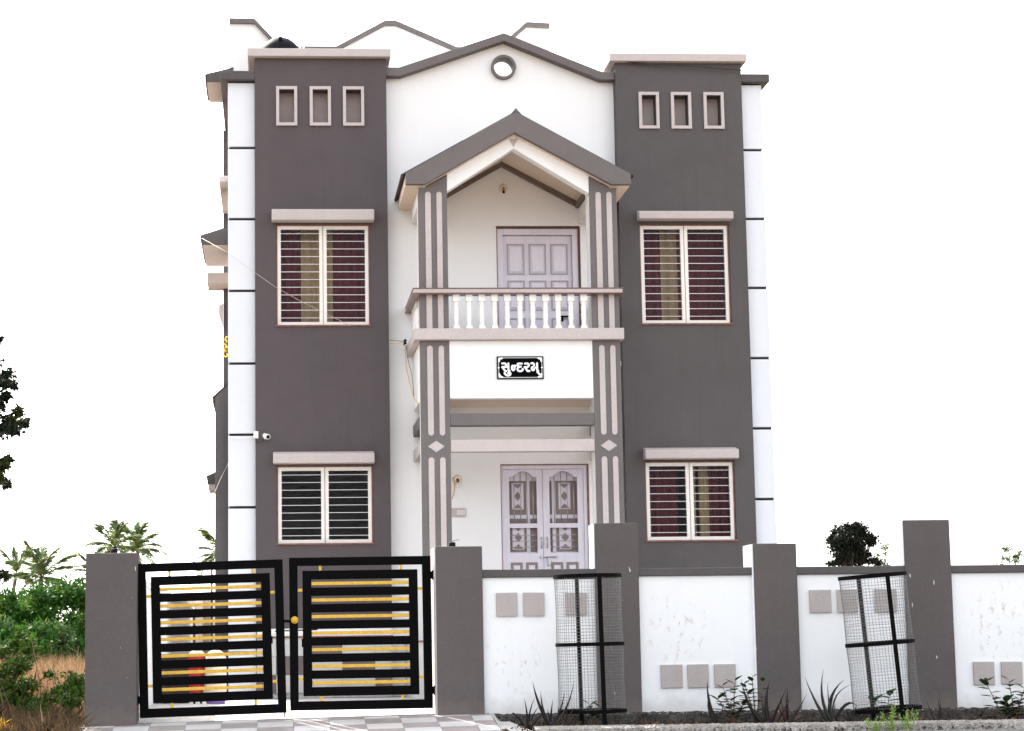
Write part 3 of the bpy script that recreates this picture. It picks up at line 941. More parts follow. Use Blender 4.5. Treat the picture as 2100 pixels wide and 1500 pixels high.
for c_ in range(3):
    px = la + .05 + c_ * (pw + .055)
    for z0, z1 in ((5.29, 5.685), (4.83, 5.215), (4.40, 4.735), (3.86, 4.30)):
        MB().holes(px, px + pw, z0, z1, [(px + .016, px + pw - .016, z0 + .016, z1 - .016)], DY + .020, DY + .031).build('panel_moulding', 'lavm', d1, 0.003)
        i_ = .045
        MB().add([(px + .018, DY + .0305, z0 + .018), (px + pw - .018, DY + .0305, z0 + .018), (px + pw - .018, DY + .0305, z1 - .018), (px + .018, DY + .0305, z1 - .018),
                  (px + i_, DY + .014, z0 + i_), (px + pw - i_, DY + .014, z0 + i_), (px + pw - i_, DY + .014, z1 - i_), (px + i_, DY + .014, z1 - i_)],
                 [(4, 5, 6, 7), (0, 1, 5, 4), (1, 2, 6, 5), (2, 3, 7, 6), (3, 0, 4, 7)]).build('raised_panel', 'lav', d1)
MB().box(3.58, 3.72, DY + .008, DY + .026, 4.745, 4.765).box(3.625, 3.65, DY + .0, DY + .03, 4.69, 4.744).build('bolt', 'iron', d1, 0.002)

xa, xb, za, zb = dL
d2 = MB().box(xa + .01, xa + .03, DY - .02, DY + .09, za, zb - .012).box(xb - .065, xb - .02, DY - .02, DY + .09, za, zb - .012).box(xa + .03, xb - .065, DY - .02, DY + .09, zb - .06, zb - .012)
d2 = d2.build('front_door', 'lav', H, 0.004)
MB().box(xa, xa + .009, DY - .04, DY + .1, za, zb).box(xb - .019, xb, DY - .04, DY + .1, za, zb).box(xa + .009, xb - .019, DY - .04, DY + .1, zb - .011, zb).build('door_surround', 'brown', d2)
for la, lb, oa, ob in ((2.843, 3.336, 2.921, 3.266), (3.341, 3.852, 3.424, 3.775)):
    lf = MB()
    y0, y1 = DY, DY + .04
    lf.holes(la, lb, za + .01, 2.7251, [(oa, ob, 2.150, 2.7251), (oa, ob, 1.783, 2.095)], y0, y1)
    # arched head
    n = 16
    arch = []
    for k in range(n + 1):
        u = k / n
        x = oa + (ob - oa) * u
        s_ = math.sin(math.pi * min(1, max(0, (u - .12) / .76)))
        arch.append((x, 2.715 + .085 * s_ ** .7))
    head = [(la, 2.7251), (oa, 2.7251)] + [(x, max(z, 2.7262)) for x, z in arch] + [(ob, 2.7251), (lb, 2.7251), (lb, zb - .063), (la, zb - .063)]
    for i in range(len(arch) - 1):
        (x0, z0), (x1, z1) = arch[i], arch[i + 1]
        z0, z1 = max(z0, 2.7262), max(z1, 2.7262)
        lf.prism([(x0, z0), (x1, z1), (x1, zb - .063), (x0, zb - .063)], y0, y1)
    lf.prism([(la, 2.7251), (oa, 2.7251), (oa, zb - .063), (la, zb - .063)], y0, y1)
    lf.prism([(ob, 2.7251), (lb, 2.7251), (lb, zb - .063), (ob, zb - .063)], y0, y1)
    leaf = lf.build('leaf', 'lav', d2)
    # lower raised panels
    pwid = (ob - oa - .05) / 2
    for px in (oa + .005, oa + .045 + pwid):
        MB().holes(px, px + pwid, 1.0, 1.668, [(px + .032, px + pwid - .032, 1.035, 1.634)], DY - .008, DY - .0005).build('panel_moulding', 'lavd', leaf, 0.003)
        MB().box(px + .034, px + pwid - .034, DY - .012, DY - .001, 1.037, 1.632).build('raised_panel', 'lav', leaf, 0.004)
    for k in range(4):
        x = oa + .065 + (ob - oa - .11) * k / 3
        u = (x - oa) / (ob - oa)
        zt_ = 2.715 + .085 * math.sin(math.pi * min(1, max(0, (u - .12) / .76))) ** .7
        MB().tube([(x, DY + .02, 2.152), (x, DY + .02, zt_ + .01)], .0055, 8).build('grille_bar', 'steel', leaf, smooth=True)
    for k in range(3):
        z = 1.86 + .073 * k
        MB().tube([(oa - .005, DY + .02, z), (ob + .005, DY + .02, z)], .0055, 8).build('grille_bar', 'steel', leaf, smooth=True)
    # inner door seen through the openings
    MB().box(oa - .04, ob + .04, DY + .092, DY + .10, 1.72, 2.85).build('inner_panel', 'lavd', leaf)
    inn = MB()
    sx = .21 if la < 3 else .0
    for qi, (a, b, c, d_) in enumerate(((oa - .04, ob + .04, 2.215, 2.262), (oa - .04, ob + .04, 1.74, 1.80), (oa + (.22 if la < 3 else .04), oa + (.265 if la < 3 else .085), 1.8, 2.80), (oa - .04, ob + .04, 2.685, 2.81))):
        inn.box(a, b, DY + .082 - .0015 * qi, DY + .0918 - .0003 * qi, c, d_)
    inn.build('inner_rail', 'lav', leaf)
    ccx = oa + (.115 if la < 3 else .2)
    for z0, z1 in ((2.33, 2.66), (1.83, 2.13)):
        MB().box(ccx - .075, ccx + .075, DY + .083, DY + .0917, z0, z1).build('inner_plate', 'lav', leaf, 0.003)
        zc = (z0 + z1) / 2
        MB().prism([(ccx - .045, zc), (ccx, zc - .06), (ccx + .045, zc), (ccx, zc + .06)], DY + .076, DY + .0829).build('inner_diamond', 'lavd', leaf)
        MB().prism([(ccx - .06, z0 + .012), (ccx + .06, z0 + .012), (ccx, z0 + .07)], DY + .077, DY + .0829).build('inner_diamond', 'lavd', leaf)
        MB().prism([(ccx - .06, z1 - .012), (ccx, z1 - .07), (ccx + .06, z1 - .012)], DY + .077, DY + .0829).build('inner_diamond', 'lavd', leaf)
for x in (3.313, 3.384):
    MB().tube([(x, DY - .002, 1.845), (x, DY - .03, 1.862), (x, DY - .03, 1.955), (x, DY - .002, 1.975)], .009, 8).build('pull_handle', 'steel', d2, smooth=True)
MB().tube([(3.29, DY - .012, 1.728), (3.51, DY - .012, 1.733)], .008, 8).box(3.30, 3.325, DY - .02, DY, 1.715, 1.745).box(3.485, 3.515, DY - .02, DY, 1.718, 1.748).build('bolt', 'steel', d2)
MB().box(3.390, 3.420, DY - .03, DY - .008, 1.625, 1.727).build('padlock', 'steel', d2, 0.004)

# ---------------------------------------------------------------- left side of the house
def canopy(y0, y1, xo, xi, zt0, zt1, zb, soff='beige'):
    c = MB().prism([(xo, zb), (xi, zb), (xi, zt1), (xo, zt0)], y0 + .03, y1).build('side_canopy', soff, H)
    MB().prism([(xo, zb), (xi, zb), (xi, zt1), (xo, zt0)], y0, y0 + .028).build('fascia', 'grey', c, 0.003)
    MB().prism([(xo - .022, zt0 - .09), (xo - .001, zt0 - .09), (xo - .001, zt0), (xi, zt1 + .001), (xi, zt1 + .018), (xo - .025, zt0 - .01)], y0 + .02, y1).build('tile_sheet', 'rooftile', c)
    return c


canopy(.50, 2.05, -.892, -.505, 5.855, 5.965, 5.723)
MB().box(-.88, -.505, 2.06, 2.7, 5.50, 5.64).build('side_beam', 'beige', H)
canopy(1.0, 2.05, -.854, -.505, 8.087, 8.16, 7.976)
box('side_sunshade', 'beige', H, -.683, -.501, .5, 2.5, 6.536, 6.612, 0.004)
MB().box(-.675, -.501, 2.51, 8.5, .05, 7.70).build('side_wall_block', 'grey', H)
lb_ = MB().prism([(-.746, .05), (-.505, .05), (-.505, 4.07), (-.746, 3.835)], 1.0, 2.505).build('side_pier', 'grey', H, 0.003)
MB().prism([(-.775, 3.76), (-.748, 3.76), (-.748, 3.838), (-.505, 4.074), (-.505, 4.092), (-.78, 3.845)], 1.01, 2.505).build('tile_sheet', 'rooftile', lb_)
ch = MB().prism([(-.86, 2.775), (-.747, 2.775), (-.747, 2.935), (-.876, 2.88)], 1.6, 2.4).build('side_canopy', 'grey', H, 0.003)
MB().box(-.852, -.747, 1.62, 2.4, 2.71, 2.774).build('soffit_block', 'beige', ch)
MB().prism([(-.735, 5.13), (-.676, 4.95), (-.676, 5.285), (-.735, 5.25)], 2.4, 2.505).build('side_box', 'beige', H)

# plinth tiles seen through the gate
brown_at = {(1, 2), (2, 1), (2, 3), (3, 4), (3, 0), (1, 5)}
for r_ in (1, 2, 3):
    z1 = .772 - .222 * (r_ - 1)
    for k in range(-1, 5):
        x0 = .02 + .40 * (k - 1)
        a, b = max(x0, -.215) + .002, min(x0 + .40, 1.43) - .002
        if b - a < .03:
            continue
        MB().box(a, b, -.022, .009, z1 - .219, z1 - .002).build('plinth_tile', 'ptile_b' if (r_, k) in brown_at else 'ptile_a', H, 0.002)
box('plinth_core', 'concrete', H, -.215, 1.43, .0095, .24, .05, .70, 0)
box('porch_plinth', 'ptile_a', H, 1.6, 4.25, -1.25, FY, .04, .70, 0.004)
box('porch_plinth_edge', 'brown', H, 1.58, 4.27, -1.27, FY, .70, .72, 0.003)

# ================================================================== small things on the house
tk = thing('water_tank', 'black plastic water tank on the roof behind the left tower', 'water tank', (.11, 2.0, 7.13))
MB().lathe([(0, .42), (.05, .44), (.3, .44), (.32, .425), (.36, .425), (.38, .44), (.7, .44), (.72, .425), (.76, .425), (.78, .44), (1.15, .44), (1.33, .40), (1.46, .31), (1.50, .27)], n=40).build('body', 'blackp', tk, smooth=True, local=True)
lid = MB().lathe([(1.47, .285), (1.53, .275), (1.59, .25), (1.65, .20), (1.70, .135), (1.728, .06), (1.735, .01)], n=36).build('lid', 'blackp', tk, smooth=True, local=True)
MB().lathe([(0, .03), (.05, .03), (.06, .02)], (0, -.2, 1.63), 12).build('vent_cap', 'blackp', tk, smooth=True, local=True)
tag(MB().tube([(0, 0, 0), (0, 0, .24)], .005, 6).build('antenna_rod', 'cable_k', None, loc=(.11, 2.05, 8.84)), 'thin dark rod standing on the water tank', 'rod')
tag(MB().tube([(0, 0, 0), (0, 0, .12)], .006, 6).build('antenna_rod', 'cable_k', None, loc=(-.31, 2.6, 9.285)), 'thin dark rod on the high left end of the rooftop screen', 'rod')

# name plate
sg = thing('name_plate', 'black name plate with white lettering on the balcony front', 'sign', (2.918, -1.2, 3.91))
SR = .012
SX, SZ = .279, .137
def spt(px, py):
    """zoomed photograph coordinates of the plate -> plate plane (metres)"""
    return ((px - 1018) / 1290.0 * 2 * SX, (715 - py - (px - 1018) * .02) / 625.0 * 2 * SZ)
MB().box(-SX, SX, -.022, -.0005, -SZ, SZ).build('frame', 'signf', sg, 0.004, local=True)
MB().box(-SX + .012, SX - .012, -.0255, -.0222, -SZ + .012, SZ - .012).build('panel', 'signb', sg, local=True)
bd = MB()
ex, ez, bt = SX - .022, SZ - .020, .0022
bd.box(-ex, ex, -.0275, -.0256, ez - bt, ez + bt).box(-ex, ex, -.0275, -.0256, -ez - bt, -ez + bt)
bd.box(-ex - bt, -ex + bt, -.0272, -.0256, -ez, ez).box(ex - bt, ex + bt, -.0272, -.0256, -ez, ez)
for s_ in (-1, 1):
    bd.prism([(s_ * ex + .010 * math.cos(t_), .010 * math.sin(t_)) for t_ in [2 * math.pi * k / 14 for k in range(14)]], -.0279, -.0257)
    for t2 in (-1, 1):
        for (ox, oz, rr) in ((.012, .012, .016), (.034, .006, .012), (.006, .034, .012), (.05, .003, .005), (.003, .05, .005)):
            bd.prism([(s_ * (ex - ox) + rr * math.cos(t_), t2 * (ez - oz) + rr * math.sin(t_)) for t_ in [2 * math.pi * k / 14 for k in range(14)]], -.0276 - rr * .02, -.0257)
bd.build('border', 'signw', sg, local=True)
strokes = [
    [(520, 612), (585, 608), (622, 632), (622, 676), (588, 704), (520, 708)],
    [(520, 708), (560, 760), (598, 812), (628, 818)],
    [(585, 706), (640, 704), (690, 700)],
    [(690, 606), (690, 700), (692, 790), (700, 812), (722, 806)],
    [(582, 868), (606, 908), (650, 936), (700, 934), (738, 908), (740, 872), (708, 856), (676, 878)],
    [(892, 668), (840, 668), (800, 676), (786, 720), (796, 772), (824, 790), (852, 768), (858, 720), (850, 676)],
    [(1060, 606), (1000, 606), (955, 612), (942, 648), (966, 684), (1032, 690)],
    [(1032, 690), (968, 704), (942, 744), (950, 788), (990, 814), (1040, 808), (1084, 780), (1082, 752)],
    [(1150, 606), (1210, 600), (1248, 624), (1246, 668), (1206, 698), (1136, 702)],
    [(1136, 702), (1176, 740), (1206, 800), (1240, 808), (1268, 802)],
    [(1322, 594), (1372, 592), (1398, 630), (1396, 690), (1420, 706), (1480, 704)],
    [(1396, 690), (1350, 694), (1328, 730), (1348, 774), (1384, 776), (1400, 738), (1394, 690)],
    [(1480, 590), (1482, 700), (1484, 800), (1510, 800)],
    [(1484, 830), (1516, 860), (1556, 900)],
]
for si, stx in enumerate(strokes):
    pts = [spt(*q) for q in stx]
    sm = []
    for i in range(len(pts) - 1):     # Catmull-Rom
        p0, p1, p2, p3 = pts[max(i - 1, 0)], pts[i], pts[i + 1], pts[min(i + 2, len(pts) - 1)]
        for k in range(5):
            t_ = k / 5
            sm.append(tuple(.5 * (2 * p1[j] + (p2[j] - p0[j]) * t_ + (2 * p0[j] - 5 * p1[j] + 4 * p2[j] - p3[j]) * t_ ** 2 + (3 * p1[j] - p0[j] - 3 * p2[j] + p3[j]) * t_ ** 3) for j in (0, 1)))
    sm.append(pts[-1])
    hw = .0112
    L_, R_ = [], []
    for i, q in enumerate(sm):
        a, b = sm[max(i - 1, 0)], sm[min(i + 1, len(sm) - 1)]
        dx, dz = b[0] - a[0], b[1] - a[1]
        l_ = math.hypot(dx, dz) or 1
        L_.append((q[0] - dz / l_ * hw, q[1] + dx / l_ * hw))
        R_.append((q[0] + dz / l_ * hw, q[1] - dx / l_ * hw))
    tx = MB()
    yf = -.0285 - .00012 * si
    n = len(sm)
    tx.add([(x, yf, z) for x, z in L_] + [(x, yf, z) for x, z in R_] + [(x, -.0257, z) for x, z in L_] + [(x, -.0257, z) for x, z in R_],
           [(i, n + i, n + i + 1, i + 1) for i in range(n - 1)] + [(i, i + 1, 2 * n + i + 1, 2 * n + i) for i in range(n - 1)] + [(n + i, 3 * n + i, 3 * n + i + 1, n + i + 1) for i in range(n - 1)])
    for q in (sm[0], sm[-1]):
        tx.prism([(q[0] + hw * math.cos(t_), q[1] + hw * math.sin(t_)) for t_ in [2 * math.pi * k / 12 for k in range(12)]], yf - .00005, -.0257)
    tx.build('letter_stroke', 'signw', sg, local=True)

# security camera and junction box
cc = thing('security_camera', 'small white bullet camera on the left tower above the lower window', 'camera', (-.10, -.02, 3.22))
MB().lathe([(0, .025), (.008, .028), (.012, .02)], n=16).build('mount', 'plastic', cc, smooth=True, local=True).rotation_euler = (R(90), 0, 0)
cb = MB().lathe([(0, .026), (.004, .030), (.09, .032), (.105, .034)], n=20).build('body', 'plastic', cc, smooth=True, local=True)
cb.rotation_euler = (R(105), 0, R(25))
cb.location = (-.012, -.03, .018)
ln_ = MB().lathe([(0, .024), (.004, .022)], n=18).build('lens', 'blackp', cc, smooth=True, local=True)
ln_.rotation_euler = (R(105), 0, R(25))
_v = Euler((R(105), 0, R(25))).to_matrix() @ Vector((0, 0, .104))
ln_.location = cb.location + _v
jb = thing('junction_box', 'white cable box at the tower corner beside the security camera', 'box', (-.218, .04, 3.25))
MB().box(-.03, .03, -.06, .03, -.045, .045).build('box', 'plastic', jb, 0.006, local=True)
tag(MB().tube([(-.218, -.02, 3.205), (-.215, -.03, 3.17), (-.18, -.02, 3.155), (-.14, -.015, 3.17), (-.11, -.02, 3.20)], .004, 6).build('camera_cable', 'cable_k', smooth=True), 'short dark cable hanging between cable box and security camera', 'cable')

# bulbs
for (x, z, lab) in ((2.912, 6.386, 'small wall bulb holder above the balcony door'), (2.276, 2.70, 'bulb in a round holder on the wall left of the front door')):
    t = thing('wall_bulb', lab, 'light', (x, FY, z), 'bulb holders on the porch walls')
    MB().lathe([(0, .058), (.012, .056), (.022, .036)], n=20).build('base', 'cream', t, smooth=True, local=True).rotation_euler = (R(90), 0, 0)
    h_ = MB().lathe([(0, .018), (.045, .019), (.05, .014)], n=14).build('holder', 'steel' if z > 5 else 'brown', t, smooth=True, local=True)
    h_.rotation_euler = (R(150), 0, 0)
    h_.location = (0, -.02, 0)
    if z < 5:
        b_ = MB().lathe([(0, .013), (.02, .022), (.04, .031), (.058, .029), (.072, .014), (.076, .003)], n=16).build('bulb', 'plastic', t, smooth=True, local=True)
        b_.rotation_euler = (R(160), 0, 0)
        b_.location = (0, -.045, -.04)
    else:
        b_ = MB().lathe([(0, .012), (.03, .016), (.034, .004)], n=14).build('socket', 'blackp', t, smooth=True, local=True)
        b_.rotation_euler = (R(150), 0, 0)
        b_.location = (0, -.045, -.04)
sb = thing('switch_board', 'pale switch plate on the wall left of the front door', 'switch', (2.28, FY, 2.29))
MB().box(-.09, .09, -.03, -.001, -.052, .052).build('plate', 'beige', sb, 0.004, local=True)
for i in range(6):
    MB().box(-.02 + i * .017, -.008 + i * .017, -.037, -.030, -.03, .03).build('switch', 'plastic', sb, 0.002, local=True)
wb = thing('wall_box', 'tiny white box on the right side of the right porch column', 'box', (4.135, -1.0, 3.98))
MB().box(-.012, .02, -.03, .03, -.03, .03).build('case', 'plastic', wb, 0.004, local=True)
MB().box(.004, .012, -.038, -.0302, -.006, .006).build('knob', 'blackp', wb, local=True)

# cables
tag(MB().tube([(1.44, -.01, 4.385), (1.53, -.02, 4.375), (1.63, -.03, 4.395), (1.625, -.08, 4.25), (1.63, -.2, 4.05), (1.665, -.35, 3.82), (1.70, -.5, 3.64), (1.735, -.6, 3.56)], .0055, 6).build('yellow_cable', 'cable_y', smooth=True), 'yellow cable hanging beside the left porch column below the balcony', 'cable')
tag(MB().tube([(1.44, -.012, 4.42), (1.55, -.03, 4.405), (1.635, -.04, 4.40), (1.65, -.1, 4.2), (1.69, -.3, 3.95), (1.70, -.5, 3.66)], .0035, 6).build('dark_cable', 'cable_k', smooth=True), 'thin dark cable running beside the yellow one below the balcony', 'cable')
ci = thing('cable_insulator', 'small black insulator holding the yellow cable beside the balcony', 'insulator', (1.63, -.04, 4.395))
MB().lathe([(-.03, .012), (-.02, .022), (0, .012), (.02, .022), (.03, .012)], n=12).build('reel', 'blackp', ci, smooth=True, local=True)
MB().box(-.008, .008, 0, .24, -.008, .008).build('arm', 'blackp', ci, local=True)
tag(MB().tube([(-.90, .47, 5.80), (-.60, .07, 5.56), (-.55, .02, 5.515), (-.24, -.02, 5.28), (.02, -.04, 5.09), (.35, -.04, 4.90), (.65, -.04, 4.75), (.95, -.035, 4.60)], .0026, 6).build('wire', 'cable_w', smooth=True), 'thin pale wire slanting across the left tower and its upper window', 'wire')
tag(MB().tube([(2.215, FY - .02, 2.72), (2.235, FY - .03, 2.64), (2.228, FY - .03, 2.54), (2.205, FY - .02, 2.46)], .006, 6).build('bulb_cable', 'cable_y', smooth=True), 'short yellow cable on the wall behind the left porch column', 'cable')
tag(MB().tube([(4.31, -.02, 8.0), (4.6, -.06, 7.96), (5.0, -.07, 7.93), (5.5, -.06, 7.90), (5.98, -.05, 7.87), (6.33, -.05, 7.845)], .007, 6).build('roof_cable', 'cable_k', smooth=True), 'black cable sagging across the top of the right tower', 'cable')
tag(MB().tube([(-.555, .07, 3.235), (-.47, .05, 3.215), (-.38, .05, 3.21), (-.30, .05, 3.225), (-.245, .05, 3.24)], .005, 6).build('corner_cable', 'plastic', smooth=True), 'white cable along the groove of the left corner strip', 'cable')
tag(MB().tube([(-.57, .95, 3.0), (-.68, .97, 2.78), (-.75, .98, 2.62)], .006, 6).build('side_pipe', 'plastic', smooth=True), 'thin white pipe slanting on the grey side pier', 'pipe')
gv = []
r_ = np.random.default_rng(5)
gP = np.stack([r_.normal(-.60, .022, 90), r_.normal(.45, .03, 90), r_.uniform(4.28, 4.56, 90)], axis=1)
gP = gP[::2]
tag(quads('yellow_garland', leafcloud(gP, .045, r_, 0.4, .3), 'leaf_yellow'), 'bunch of yellow strands hanging at the left corner of the house', 'garland')
tag(MB().box(-.01, .01, -.015, .015, -.06, .06).box(.01, .035, -.012, .012, .0, .03).build('wall_bracket', 'iron', loc=(6.252, .3, 5.70)), 'small dark bracket on the right edge of the house', 'bracket')

# ================================================================== things in the yard behind the gate
dr = thing('cream_drum', 'cream rounded drum standing behind the left gate leaf', 'drum', (-.655, -2.0, .046))
MB().lathe([(.06, .115), (.08, .12), (.48, .12), (.52, .112), (.56, .09), (.585, .05), (.59, .01)], n=24).build('body', 'cream', dr, smooth=True, local=True)
MB().lathe([(0, .10), (.02, .11), (.058, .11)], n=24).build('base', 'purple', dr, smooth=True, local=True)
rb = thing('red_bin', 'red plastic bin standing behind the left gate leaf', 'bin', (-.87, -1.95, .046))
MB().lathe([(.10, .075), (.12, .08), (.5, .10), (.515, .108), (.53, .108), (.53, .09)], n=20).build('bucket', 'redp', rb, smooth=True, local=True)
MB().lathe([(.531, .10), (.56, .085), (.585, .05), (.59, .01)], n=20).build('lid', 'plastic', rb, smooth=True, local=True)
for a in range(3):
    MB().box(.05 * math.cos(a * 2.1) - .012, .05 * math.cos(a * 2.1) + .012, .05 * math.sin(a * 2.1) - .012, .05 * math.sin(a * 2.1) + .012, 0, .1).build('foot', 'blackp', rb, local=True)
bx = thing('dark_shade_block', 'dark brown block put in for the shade behind the left gate leaf', 'shade_block', (-1.12, -1.5, .046))  # dark slatted block added to stand for the shaded depth of the yard
for z in (.0, .14, .28, .42):
    MB().box(-.16, .16, -.15, .15, z + .006, z + .13).build('slat', 'rooftile', bx, 0.004, local=True)
MB().box(-.15, .15, -.14, .14, .004, .55).build('core', 'groove', bx, local=True)
pp = thing('thin_pole', 'thin dark pole standing in the yard behind the left gate leaf', 'pole', (-.74, -.6, .045))
MB().tube([(0, 0, 0), (0, 0, 1.62)], .012, 8).build('shaft', 'cable_k', pp, local=True)

# ================================================================== tree guards
def guard(label, loc, lean, near_off):
    t = thing('tree_guard', label, 'tree guard', loc, 'tree guards in the planting bed')
    t.rotation_euler = (0, lean, 0)
    rad, hs = .312, (.045, .655, 1.282)
    for z in hs:
        rr = MB()
        n = 48
        for k in range(n):
            a0, a1 = 2 * math.pi * k / n, 2 * math.pi * (k + 1) / n
            vs_ = []
            for a in (a0, a1):
                for r2, zz in ((rad, z - .017), (rad + .007, z - .017), (rad + .007, z + .017), (rad, z + .017)):
                    vs_.append((r2 * math.cos(a), r2 * math.sin(a), zz))
            rr.add(vs_, [(0, 4, 7, 3), (1, 2, 6, 5), (2, 3, 7, 6), (0, 1, 5, 4)])
        rr.build('ring', 'iron', t, local=True)
    for a, s_ in ((-R(90) + near_off, 1), (R(90) + near_off * .9, 1)):
        x, y = (rad + .014) * math.cos(a), (rad + .014) * math.sin(a)
        pm = MB().box(-.021, .021, -.005, .005, -.14, 1.285)
        p_ = pm.build('post', 'iron', t, 0.002, local=True)
        p_.location = (x, y, 0)
        p_.rotation_euler = (0, 0, a + R(90))
    wm = MB()
    w_ = .00115
    nv = 66
    rg_ = np.random.default_rng(int(abs(loc[0]) * 10))
    for k in range(nv):
        a = 2 * math.pi * k / nv + rg_.normal(0, .006)
        j1, j2 = rg_.normal(0, .006, 2)
        pts = []
        for z, da, dr_ in ((.05, 0, 0), (.35, j1, -.006), (.655, 0, 0), (.97, j2, -.006), (1.28, 0, 0)):
            pts.append(((rad - .003 + dr_) * math.cos(a + da), (rad - .003 + dr_) * math.sin(a + da), z))
        wm.tube(pts, w_, 4, False)
    for k in range(44):
        z = .06 + (1.22) * k / 43 + rg_.normal(0, .002)
        ang = [2 * math.pi * q / 28 for q in range(29)]
        rr = rad - .003 - .005 * abs(math.sin((z - .05) / .61 * math.pi))
        wm.tube([(rr * math.cos(q), rr * math.sin(q), z + .003 * math.sin(3 * q + k)) for q in ang], w_, 4, False)
    o = wm.build('wire_mesh', 'wire', t, local=True)
    o['kind'] = 'stuff'
    return t


guard('black ringed wire tree guard standing upright in front of the second pillar', (2.925, -6.32, -.005), -.014, .19)
guard('black ringed wire tree guard leaning left in front of the tall right pillar', (5.69, -6.32, -.025), -.072, .15)

# ================================================================== plants in the bed
def blade(mb, base, tip, w, bend, n=7):
    """thick fleshy leaf: triangular section tapering to a point"""
    b, t = Vector(base), Vector(tip)
    d = t - b
    side = d.cross(Vector((0, -1, 0.2)))
    if side.length < 1e-4:
        side = Vector((1, 0, 0))
    side.normalize()
    nrm = side.cross(d).normalized()
    vs_, fs_ = [], []
    for i in range(n + 1):
        u = i / n
        c = b + d * u + Vector(bend) * (4 * u * (1 - u)) + Vector((0, 0, 0))
        ww = w * (1 - u ** 1.6) * (.75 + .5 * u * (1 - u)) + .0006
        vs_ += [c - side * ww, c + nrm * ww * .55, c + side * ww, c - nrm * ww * .28]
    for i in range(n):
        for k in range(4):
            fs_.append((i * 4 + k, i * 4 + (k + 1) % 4, i * 4 + 4 + (k + 1) % 4, i * 4 + 4 + k))
    mb.add(vs_, fs_)


def aloe(label, loc, mat, specs, group='aloe plants in the planting bed'):
    t = thing('aloe_plant', label, 'plant', loc, group)
    for (tx, tz, w, bx_, bz_) in specs:
        mb = MB()
        ty = rnd.uniform(-.12, .12)
        blade(mb, (rnd.uniform(-.02, .02), rnd.uniform(-.02, .02), -.02), (tx, ty, tz), w, (bx_, 0, bz_))
        mb.build('leaf', mat if isinstance(mat, str) else rnd.choice(mat), t, smooth=True, local=True)
    MB().lathe([(-.03, .03), (.02, .026), (.05, .014)], n=10).build('stem', 'aloe_d', t, smooth=True, local=True)
    return t


# positions from left to right
aloe('dark thin-leaved aloe with tall spikes left of the upright tree guard', (2.52, -6.5, -.10), ['aloe_d', 'aloe_d', 'aloe_g'],
     [(-.17, .42, .020, -.03, .02), (-.08, .33, .017, -.02, .0), (.02, .25, .015, 0, 0), (.12, .33, .016, .02, -.02), (.22, .42, .017, .03, -.03), (-.02, .16, .016, .0, 0), (.14, .17, .012, 0, 0), (.08, .14, .012, .0, 0)])
aloe('small dark aloe nearest to the entrance ramp', (2.31, -6.52, -.10), ['aloe_d'],
     [(-.04, .27, .014, .01, 0), (.05, .28, .012, -.02, 0), (.10, .20, .012, -.02, 0), (-.16, .10, .012, -.05, .09), (.16, .12, .012, .02, .05)])
aloe('short dark aloe right beside the foot of the upright tree guard', (2.64, -6.55, -.10), ['aloe_d', 'aloe_r'],
     [(-.06, .2, .013, -.01, 0), (.08, .19, .012, 0, 0), (.02, .23, .012, 0, 0), (.14, .12, .011, 0, .02)])
aloe('two-spiked dark aloe beside the leafy shrub under the three low squares', (4.06, -6.55, -.11), ['aloe_d', 'aloe_g'],
     [(-.09, .42, .024, -.03, .0), (-.07, .30, .020, -.05, .02), (.02, .20, .016, .02, 0)])
aloe('large reddish aloe in front of the short grey pillar', (4.51, -6.55, -.11), ['aloe_d', 'aloe_g', 'aloe_r'],
     [(-.23, .43, .026, -.04, -.04), (.04, .40, .026, -.03, .02), (.16, .34, .018, -.01, -.03), (.24, .26, .030, .0, -.02), (-.03, .30, .02, -.01, 0), (-.12, .16, .02, 0, .0), (.1, .2, .016, 0, 0)])
aloe('dull red aloe with slender leaves right of the large reddish one', (4.70, -6.5, -.11), ['aloe_d', 'aloe_r'],
     [(.03, .35, .018, .0, 0), (.21, .28, .014, -.01, -.03), (-.06, .28, .013, 0, 0), (-.12, .22, .012, 0, 0), (-.02, .31, .006, 0, 0), (.26, .08, .016, 0, .03), (.14, .20, .006, 0, 0)])
aloe('tall grey-green aloe with curled tips left of the leaning tree guard', (5.12, -6.52, -.10), ['aloe_g', 'aloe_d', 'aloe_g'],
     [(-.24, .43, .024, .0, -.06), (-.10, .50, .022, -.06, -.02), (-.035, .38, .012, -.02, 0), (.14, .40, .026, -.07, .03), (.20, .36, .012, -.08, .06), (.25, .12, .020, .02, .13), (.05, .18, .02, 0, 0)])
aloe('dry drooping aloe at the foot of the leaning tree guard', (5.29, -6.56, -.11), ['aloe_d'],
     [(-.06, .16, .012, -.02, .02), (.05, .18, .012, 0, .02), (-.12, .06, .012, -.03, .06), (.12, .08, .012, .03, .05), (.02, .13, .01, 0, 0)])
aloe('tiny dark stub plant between the leaning guard and the right pillar foot', (6.09, -6.55, -.11), ['aloe_d', 'aloe_r'],
     [(-.07, .20, .010, 0, 0), (.02, .25, .011, .02, 0), (.01, .31, .004, .02, 0)])


